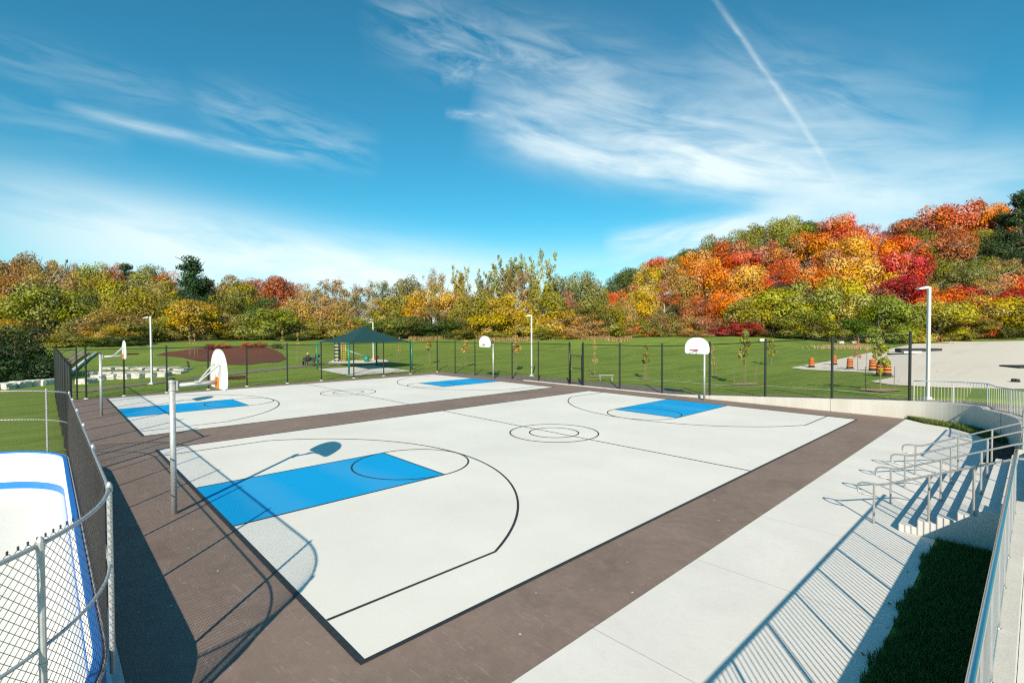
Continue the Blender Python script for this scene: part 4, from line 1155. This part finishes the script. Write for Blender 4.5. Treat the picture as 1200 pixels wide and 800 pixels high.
for k in range(4): m.tube([cor[k] + Vector((0, 0, -.12)), cor[k].lerp(apex, .5) + Vector((0, 0, -.32)), cor[k].lerp(apex, .94) + Vector((0, 0, -.1))], .035, 8)
m.build('frame', M['green'], cn)

# playground pieces
def ppos(u, v): return gpt(u, v)
p = ppos(398, 423.5); d = dep_of(p.x, p.y); s = d / FOC
ps = thing('play_structure', 'yellow and dark climbing frame seen under the green canopy', 'climbing frame', p, YAW - pi / 2)
for x in (-5.5 * s, -1.2 * s): MB().tube([(x, 0, 0), (x, 0, 23 * s)], .07, 10).build('post', M['dark'], ps, True)
for x in (-5.0 * s, -1.0 * s): MB().tube([(x, 1.6, 0), (x, 1.6, 23 * s)], .07, 10).build('post', M['dark'], ps, True)
MB().box((-3.2 * s, .8, 13 * s), (4.6 * s, 1.7, .08)).build('deck', M['dark'], ps)
q = MB()
for x in (2.2 * s, 7.2 * s): q.tube([(x, 0, 0), (x, 0, 23 * s)], .08, 10)
q.build('ladder_frame', M['yellow'], ps, True)
q = MB()
for k in range(8): q.tube([(2.2 * s, 0, (2 + k * 2.8) * s), (7.2 * s, 0, (2 + k * 2.8) * s)], .05, 8)
q.tube([(4.7 * s, 0, 1 * s), (4.7 * s, 0, 22 * s)], .04, 8)
q.build('ladder_rungs', M['yellow'], ps)
q = MB()
for k in range(5): q.box((-3.3 * s, -.05, (3 + k * 4) * s), (4.4 * s, .06, .09))
q.build('climbing_bars', M['lamp'], ps)
MB().tube([(8 * s, 0, 13.5 * s), (17 * s, .3, 10 * s), (28 * s, .6, 6.2 * s)], .05, 10).build('slide_beam', M['galv'], ps, True)
p = ppos(429.5, 424); d = dep_of(p.x, p.y); s = d / FOC
bn = thing('waste_bin', 'dark green bin beside the climbing frame under the canopy', 'bin', p)
MB().tube([(0, 0, .05), (0, 0, .1), (0, 0, 6.6 * s)], [.22, .30, .36], 16).build('body', M['green'], bn, True)
MB().tube([(0, 0, 6.6 * s), (0, 0, 7.0 * s), (0, 0, 7.4 * s)], [.38, .36, .16], 16).build('lid', M['green'], bn, True)
p = ppos(441, 425); s = dep_of(p.x, p.y) / FOC
sr = thing('spring_rider', 'small red spring rider right of the green bin in the playground', 'spring rider', p, .6)
MB().tube([(.10 * cos(a * .8), .10 * sin(a * .8), .02 * a) for a in range(24)], .025, 6).build('spring', M['dark'], sr, True)
q = MB(); q.tube([(-.5, 0, .52), (-.3, 0, .62), (.1, 0, .58), (.4, 0, .72), (.55, 0, .86)], [.07, .17, .15, .13, .05], 12); q.build('seat', M['redrim'], sr, True)
MB().tube([(.35, -.25, .85), (.35, .25, .85)], .025, 8).build('handle', M['dark'], sr)

# bench by the gate
p = gpt(710, 446); bch = thing('bench', 'small silver bench on the grass right of the gate', 'bench', p, atan2(_rt.y, _rt.x) + .05)
MB().box((0, 0, .46), (1.25, .30, .045)).build('seat', M['galv'], bch, bevel=.008)
for sx_ in (-.5, .5):
    q = MB(); q.tube([(sx_, -.14, 0), (sx_, -.05, .44)], .025, 8); q.tube([(sx_, .14, 0), (sx_, .05, .44)], .025, 8); q.build('leg', M['galv'], bch)

# saplings
def sapling_crown(seed, n, size):
    rg = random.Random(seed); cen, rad = [], []
    for i in range(20):
        z = rg.uniform(.0, 1); r_ = .34 * (1.05 - abs(z - .42) * 1.3) * rg.random() ** .6; th = rg.uniform(0, 6.3)
        cen.append((r_ * cos(th), r_ * sin(th), z)); rad.append(rg.uniform(.05, .13))
    return leaf_mesh('crown', cen, rad, n, size, seed, .1)
SAPC = [sapling_crown(60 + i, 1100, .042) for i in range(3)] + [sapling_crown(70, 420, .026)]
SAP = [  # u, v base, v crown bottom, v crown top, crown width px, colour, mesh, stakes, label
 (757, 444, 426, 405, 15, 'olive', 0, 1, 'sapling with olive-yellow leaves between the bench and the far hoop'),
 (873, 450, 427, 387, 21, 'olive', 1, 2, 'young tree with the fullest leaves, right of the far hoop, in a mulch ring'),
 (904, 428, 417, 398, 14, 'olive', 2, 1, 'slender sapling behind and right of the fullest young tree'),
 (1031, 457, 437, 398, 26, 'lime', 1, 2, 'yellow-green young tree in front of three stacked-looking barrels, in a mulch ring'),
 (835, 440, 428, 405, 10, 'tan', 3, 1, 'nearly bare sapling just right of the far hoop'),
 (697, 441, 425, 400, 10, 'tan', 3, 1, 'thin pale sapling seen through the gate'),
 (605, 436, 414, 394, 18, 'tan', 0, 1, 'sapling with tan leaves left of the middle lamp post'),
 (546, 431, 413, 399, 15, 'tan', 2, 1, 'sapling with tan leaves left of the far corner hoop'),
 (503, 427, 410, 400, 13, 'olyel', 1, 1, 'small sapling right of the shade canopy'),
 (468, 423, 412, 396, 7, 'tan', 3, 1, 'bare thin sapling seen behind the right canopy post'),
 (1005, 434, 420, 396, 16, 'pink', 3, 2, 'leafless twiggy sapling behind the orange barrels'),
 (1016, 421, 412, 396, 8, 'tan', 3, 1, 'bare sapling farther back behind the orange barrels'),
 (222, 416, 404, 390, 8, 'olyel', 3, 1, 'bare staked sapling left of the mulch bed'),
 (228, 417, 404, 391, 8, 'tan', 3, 1, 'second bare staked sapling left of the mulch bed'),
 (331, 407, 400, 388, 7, 'tan', 3, 1, 'staked sapling behind the right end of the mulch bed'),
 (349, 424, 404, 390, 8, 'tan', 3, 1, 'staked sapling in front of the right end of the mulch bed'),
]
for i, (u, vb, v0, v1, wpx, col, mi_, stk, lab) in enumerate(SAP):
    p = gpt(u, vb); d = dep_of(p.x, p.y); s = d / FOC
    t = thing('sapling', lab, 'sapling', p, rt_.uniform(0, 6), 'saplings planted on the grass')
    z0, z1 = (vb - v0) * s, (vb - v1) * s
    MB().tube([(0, 0, -.05), (.02, .01, z0), (0, .02, z0 + (z1 - z0) * .8)], [.03, .024, .008], 7).build('trunk', M['stake'], t)
    c = bpy.data.objects.new('crown', SAPC[mi_]); COL.objects.link(c); c.parent = t; c.scale = (wpx * s * 1.1, wpx * s * 1.1, (z1 - z0)); c.location = (0, 0, z0); c.color = (*jit(PAL[col][0]), 1)
    for k in range(stk):
        an = rt_.uniform(0, 6.3) if stk == 1 else (0, pi)[k] - t.rotation_euler.z + atan2(_rt.y, _rt.x)
        rr = .35 if stk == 1 else .8
        MB().tube([(rr * cos(an), rr * sin(an), -.05), (rr * cos(an) * 1.06, rr * sin(an) * 1.06, 1.35)], .018, 6).build('stake', M['stake'], t)
    if vb >= 440 and d < 46:
        ringr = 1.0 if stk == 2 else .55
        struct_(drape('mulch_ring', [(p.x + ringr * (1 + .1 * sin(5 * a)) * cos(a * pi / 12), p.y + ringr * (1 + .1 * sin(3 * a)) * sin(a * pi / 12)) for a in range(24)], M['straw'], .03, .3))

# barrels
def make_barrel():
    t = thing('traffic_drum', '', 'traffic barrel')
    prof = [(0, .30, 0), (.02, .30, 0), (.30, .285, 0), (.60, .265, 0), (.97, .235, 0)]
    bands = [(.06, .24, 'rubber'), (.24, .40, 'orange'), (.40, .50, 'rubber'), (.50, .64, 'orange'), (.64, .73, 'rubber'), (.73, .86, 'orange'), (.86, .92, 'rubber'), (.92, 1.0, 'orange')]
    R_ = lambda z: .285 - .04 * z
    q1, q2 = MB(), MB()
    for a, b2, mm in bands:
        (q1 if mm == 'orange' else q2).tube([(0, 0, a), (0, 0, a + .012), (0, 0, b2 - .012), (0, 0, b2)], [R_(a) - .012, R_(a), R_(b2), R_(b2) - .012], 18)
    q1.build('body', M['orange'], t); q2.build('stripe_band', M['rubber'], t)
    MB().tube([(0, 0, 0), (0, 0, .06)], [.42, .38], 16).build('base', M['rubber'], t)
    MB().tube([(-.1, 0, .99), (-.09, 0, 1.07), (.09, 0, 1.07), (.1, 0, .99)], .018, 6).build('handle', M['orange'], t)
    return t
bar = None
for i, (u, v, lab) in enumerate(((951, 430.5, 'orange striped barrel at the left tip of the parking lot, standing apart'), (977.5, 427.5, 'orange striped barrel half hidden by a black fence post'), (996, 432.2, 'orange striped barrel alone beside the leafless sapling'), (1022.5, 434.5, 'orange striped barrel leftmost of the cluster of three'), (1031.5, 440, 'orange striped barrel in the middle of the cluster of three'), (1039.5, 440, 'orange striped barrel rightmost of the cluster of three'))):
    p = gpt(u, v)
    if bar is None: bar = make_barrel(); o = bar
    else: o = dup(bar)
    o.location = p; o.rotation_euler = (0, 0, i * 1.3); o['label'] = lab; o['group'] = 'orange striped barrels by the parking lot'

# stones
def stone_mesh(seed, sx_, sy_, sz_):
    rg = random.Random(seed); bm = bmesh.new(); bmesh.ops.create_cube(bm, size=1)
    bmesh.ops.subdivide_edges(bm, edges=bm.edges[:], cuts=3, use_grid_fill=True)
    for v in bm.verts:
        v.co.x *= sx_ ; v.co.y *= sy_; v.co.z *= sz_
        e = 1.0 - .05 * (abs(v.co.x) / sx_ * 2 > .95) - .05 * (abs(v.co.y) / sy_ * 2 > .95)
        v.co = Vector((v.co.x * e, v.co.y * e, v.co.z * (1 if e > .94 else .93))) + Vector((rg.uniform(-.06, .06), rg.uniform(-.06, .06), rg.uniform(-.045, .045)))
    me = bpy.data.meshes.new('stone'); bm.to_mesh(me); bm.free(); me.materials.append(M['stone']); return me
STM = [stone_mesh(i, 1.7, 1.1, .62) for i in range(6)]
def stones(name, cat, lab, group, pts, sc=(1, 1, 1), ang=None, sink=.12):
    n = len(pts)
    for i, (u, v, wpx) in enumerate(pts):
        p = gpt(u, v); s = dep_of(p.x, p.y) / FOC
        o = bpy.data.objects.new(name, STM[rt_.randrange(6)]); COL.objects.link(o)
        k = wpx * s / 1.7
        o.location = (p.x, p.y, p.z + .31 * sc[2] - sink); o.rotation_euler = (rt_.uniform(-.04, .04), rt_.uniform(-.04, .04), (ang if ang is not None else atan2(_rt.y, _rt.x)) + rt_.uniform(-.12, .12)); o.scale = (k, sc[1] * rt_.uniform(.85, 1.15), sc[2] * rt_.uniform(.9, 1.1))
        which = ORD2[i] if i < len(ORD2) else 'last'
        tag(o, lab.format(which), cat, group)
ORD2 = ['first from left', 'second from left', 'third from left', 'fourth from left', 'fifth from left', 'sixth from left', 'seventh from left', 'eighth from left', 'ninth from left', 'tenth from left']
stones('armour_stone', 'stone block', 'flat grey stone block, {} in the top row of the stone terraces', 'stone terrace blocks', [(131, 431.5, 17), (149, 431.5, 17), (167, 432, 16), (184, 432.4, 16), (200, 432.6, 14), (214, 433.4, 13)], (1, 1.7, .55), None, .17)
stones('armour_stone', 'stone block', 'flat grey stone block, {} in the middle row of the stone terraces', 'stone terrace blocks', [(110, 437, 17), (128, 437, 17), (146, 437.4, 17), (163, 437.6, 16), (180, 437.8, 16), (196, 437.6, 15), (210, 436.6, 13)], (1, 1.5, .55), None, .17)
stones('armour_stone', 'stone block', 'rough grey stone block, {} in the bottom row of the stone terraces', 'stone terrace blocks', [(101, 449, 15), (117, 444.5, 15), (132, 443.6, 15), (148, 443, 14), (163, 442.2, 14), (178, 441.4, 12), (192, 440.6, 12)], (1, 1.0, .8), None, .08)
stones('armour_stone', 'stone block', 'pale rough rock, {} in the row beyond the rink fence', 'rocks beyond the rink fence', [(-14, 457, 17), (6, 455.5, 18), (24, 453.5, 16), (40, 451.8, 14), (53, 451, 10), (62, 450, 10)], (1, .8, .9), None)
stones('boulder', 'boulder', 'pale boulder at the foot of the trees beyond the barrels, {}', 'pale boulders at the tree edge', [(985, 402, 6), (1000, 402, 5), (1049, 401, 9), (1062, 401, 7), (893, 399.5, 7)], (1, .8, .9))
p = gpt(221.5, 432); pt = thing('bollard', 'short dark leaning post at the right end of the stone terraces', 'post', p, .5)
MB().tube([(0, 0, -.05), (-.03, 0, .3), (-.16, 0, .75)], .09, 10).build('body', M['dark'], pt, True)
MB().tube([(-.155, 0, .74), (-.17, 0, .79)], [.10, .08], 10).build('cap', M['rubber'], pt)

# sloping wall and boardwalk up the bank on the left
def sweep_wall(name, label, cat, pp, th, h, mat):
    c = [gpt(u, v) for u, v in pp]; b_ = MB(); n_ = len(c)
    for i, q in enumerate(c):
        t = (c[min(n_ - 1, i + 1)] - c[max(0, i - 1)]); t.z = 0; t.normalize(); nn = Vector((-t.y, t.x, 0)) * th / 2
        b_.v += [tuple(q - nn - Vector((0, 0, .3))), tuple(q - nn + Vector((0, 0, h))), tuple(q + nn + Vector((0, 0, h))), tuple(q + nn - Vector((0, 0, .3)))]
    for i in range(n_ - 1):
        for k in range(3): b_.f.append((i * 4 + k, i * 4 + k + 1, i * 4 + 5 + k, i * 4 + 4 + k)); b_.m.append(0)
    b_.f += [(3, 2, 1, 0), tuple((n_ - 1) * 4 + k for k in range(4))]; b_.m += [0, 0]
    return tag(b_.build(name, mat), label, cat)
sweep_wall('low_wall', 'pale sloping wall edge climbing the bank behind the left fence corner', 'wall', [(84, 437), (93, 428.5), (103, 421), (113, 414)], .25, .22, M['concrete'])
bw = [gpt(70, 433), gpt(78, 427), gpt(88, 420), (gpt(98, 414.5))]
bt = thing('boardwalk', 'grey timber boardwalk rising behind the left fence corner', 'boardwalk', bw[0])
q = MB(); tt = 0
for i in range(3):
    a_, c_ = bw[i] - bw[0], bw[i + 1] - bw[0]; n_ = max(2, int((c_ - a_).length / .35)); an = atan2(c_.y - a_.y, c_.x - a_.x)
    for k in range(n_):
        pp_ = a_.lerp(c_, k / n_); q.box((pp_.x, pp_.y, pp_.z + .25), (.22, 1.3, .06), an)
q.build('deck', M['wood'], bt)
q = MB()
for off in (-.62, .62):
    t = (bw[-1] - bw[0]).normalized(); nn = Vector((-t.y, t.x, 0)) * off
    q.tube([(x - bw[0]) + nn + Vector((0, 0, 1.1)) for x in bw], .035, 6)
    for x in bw: q.tube([(x - bw[0]) + nn + Vector((0, 0, -.1)), (x - bw[0]) + nn + Vector((0, 0, 1.1))], .04, 6)
q.build('handrail', M['wood'], bt)

# dark things on the parking lot
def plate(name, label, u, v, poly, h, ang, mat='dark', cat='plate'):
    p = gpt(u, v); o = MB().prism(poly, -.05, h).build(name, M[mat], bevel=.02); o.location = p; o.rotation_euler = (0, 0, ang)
    return tag(o, label, cat)
ra = atan2(_rt.y, _rt.x)
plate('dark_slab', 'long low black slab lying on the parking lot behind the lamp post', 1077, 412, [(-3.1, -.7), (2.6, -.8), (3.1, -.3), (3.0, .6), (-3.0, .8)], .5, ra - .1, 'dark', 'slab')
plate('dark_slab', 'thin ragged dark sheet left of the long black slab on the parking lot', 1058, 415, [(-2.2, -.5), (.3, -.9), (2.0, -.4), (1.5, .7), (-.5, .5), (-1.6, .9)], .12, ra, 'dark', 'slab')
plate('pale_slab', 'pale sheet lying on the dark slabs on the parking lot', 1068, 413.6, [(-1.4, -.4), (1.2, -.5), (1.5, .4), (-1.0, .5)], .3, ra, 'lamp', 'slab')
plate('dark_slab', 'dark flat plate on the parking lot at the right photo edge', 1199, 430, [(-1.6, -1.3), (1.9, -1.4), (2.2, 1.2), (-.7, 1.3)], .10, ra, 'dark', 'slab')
o = bpy.data.objects.new('stone', stone_mesh(77, .5, .35, .2)); COL.objects.link(o); o.data.materials[0] = M['dark']; p = gpt(1190, 447.5); o.location = p + Vector((0, 0, .06)); tag(o, 'small dark stone on the parking lot near the right photo edge', 'stone')

# person on a bench with a pushchair
p = gpt(362, 428); s = dep_of(p.x, p.y) / FOC
face = YAW + pi                                            # towards the camera
pb = thing('bench', 'dark park bench beside the path, with a blond person sitting on it', 'bench', p, ra)
MB().box((0, 0, .45), (1.5, .42, .05)).build('seat', M['dark'], pb, bevel=.01)
MB().box((0, .22, .72), (1.5, .05, .38)).build('backrest', M['dark'], pb, bevel=.01)
for sx_ in (-.62, .62): MB().box((sx_, 0, .22), (.06, .40, .44)).build('leg', M['dark'], pb)
pr = thing('person', 'blond person in dark clothes sitting on the bench by the path', 'person', p + Vector((_rt.x * -.1, _rt.y * -.1, 0)), ra)
me = bpy.data.meshes.new('body'); 
J = [(0, .02, .56), (0, .03, .78), (0, .02, 1.0), (0, .0, 1.10), (0, -.03, 1.20), (0, -.04, 1.30),
     (.10, -.02, .54), (.11, -.40, .56), (.11, -.42, .12), (.11, -.54, .06), (-.10, -.02, .54), (-.11, -.40, .56), (-.11, -.42, .12), (-.11, -.54, .06),
     (.18, .0, 1.0), (.25, -.06, .75), (.12, -.28, .66), (-.18, .0, 1.0), (-.25, -.06, .75), (-.12, -.28, .66)]
Ed = [(0, 1), (1, 2), (2, 3), (3, 4), (4, 5), (0, 6), (6, 7), (7, 8), (8, 9), (0, 10), (10, 11), (11, 12), (12, 13), (2, 14), (14, 15), (15, 16), (2, 17), (17, 18), (18, 19)]
Rr = [.15, .14, .14, .06, .095, .07, .10, .075, .05, .04, .10, .075, .05, .04, .065, .05, .035, .065, .05, .035]
me.from_pydata(J, Ed, []); ob_ = bpy.data.objects.new('body', me); COL.objects.link(ob_); ob_.parent = pr
sk = ob_.modifiers.new('skin', 'SKIN'); 
for v_, r_ in zip(me.skin_vertices[0].data if me.skin_vertices else [], Rr): v_.radius = (r_, r_)
ob_.modifiers.new('sub', 'SUBSURF').levels = 1; ob_.modifiers['sub'].render_levels = 2; me.materials.append(M['dark'])
hd = MB(); hd.tube([(0, -.035, 1.17), (0, -.05, 1.20), (0, -.05, 1.27), (0, -.04, 1.34), (0, -.035, 1.385)], [.05, .085, .10, .085, .03], 14); hd.tube([(0, -.15, 1.265), (0, -.165, 1.24)], [.012, .018], 6)
hd.build('face', M['skin'], pr, True)
hh_ = MB(); hh_.tube([(0, .01, 1.17), (0, .0, 1.25), (0, -.015, 1.36), (0, -.02, 1.42)], [.085, .115, .11, .04], 14); hh_.build('hair', M['hair'], pr, True)
stl = thing('pushchair', 'dark pushchair parked right of the bench on the path', 'pushchair', gpt(371, 428.2), ra + .3)
for x, y in ((-.28, -.35), (.28, -.35), (-.28, .35), (.28, .35)):
    MB().tube([(x + .15 * cos(a * pi / 10), y, .15 + .15 * sin(a * pi / 10)) for a in range(20)], .025, 6, False, True).build('wheel', M['rubber'], stl)
q = MB()
for y in (-.3, .3): q.tube([(-.28, y, .15), (.25, y, .75), (.45, y, 1.0)], .018, 6); q.tube([(.28, y, .15), (-.05, y, .5)], .018, 6)
q.tube([(.45, -.3, 1.0), (.45, .3, 1.0)], .018, 6); q.build('frame', M['galv'], stl)
q = MB(); q.prism([(-.35, -.25), (.2, -.25), (.2, .25), (-.35, .25)], .42, .55); q.box((.22, 0, .72), (.1, .5, .45)); q.build('seat', M['dark'], stl, bevel=.03)
MB().tube([(.28, 0, .75), (.22, 0, .95), (.05, 0, 1.05), (-.12, 0, 1.02)], [.1, .26, .28, .2], 12).build('hood', M['dark'], stl, True)

# fallen leaves blown on the lawns and against the edges
def litter(n, cols, seed, pick, size, lab):
    rg = np.random.default_rng(seed); vs, tone = [], []
    for _ in range(n):
        x, y, z = pick(rg); s_ = size * rg.uniform(.6, 1.5); a = rg.uniform(0, 6.28); t1, t2 = rg.normal(0, .25, 2)
        for k in range(4):
            an = a + k * pi / 2; rr = s_ * (1 if k % 2 == 0 else .6)
            dx_, dy_ = rr * cos(an), rr * sin(an); vs.append((x + dx_, y + dy_, z + .012 + .006 * rg.random() + max(-.01, dx_ * t1 + dy_ * t2)))
        tone.append(tuple(rg.normal(0, .8, 3).clip(-1.5, 1.5)))
    b_ = MB(); b_.v = vs; b_.f = [(4 * i, 4 * i + 1, 4 * i + 2, 4 * i + 3) for i in range(n)]; b_.m = [0] * n
    o_ = b_.build('fallen_leaves', M['leaf']); set_tone(o_.data, tone); o_.color = (*cols, 1)
    return tag(o_, lab, 'fallen leaves', kind='stuff')
def pick_field(rg):
    while True:
        u = rg.uniform(90, 1100); d = 28 + 70 * rg.random()
        p = at(u, d)
        if p.x < 27 and p.y < 37: continue
        return (p.x, p.y, p.z)
litter(2600, (.36, .22, .06), 5, pick_field, .07, 'brown and yellow leaves scattered over the lawns')
def pick_court(rg):
    r_ = rg.random()
    if r_ < .06: return (rg.uniform(-2.0, 26), rg.uniform(-1.5, 35), .013)
    if r_ < .6: return (rg.uniform(-1, 9.8), rg.uniform(-5.38, -4.2), .03)
    return (26.45 - abs(rg.normal(0, .25)), rg.uniform(-1.4, 18), .012)
litter(130, (.26, .15, .05), 6, pick_court, .035, 'a few dry leaves blown over the courts and walk')
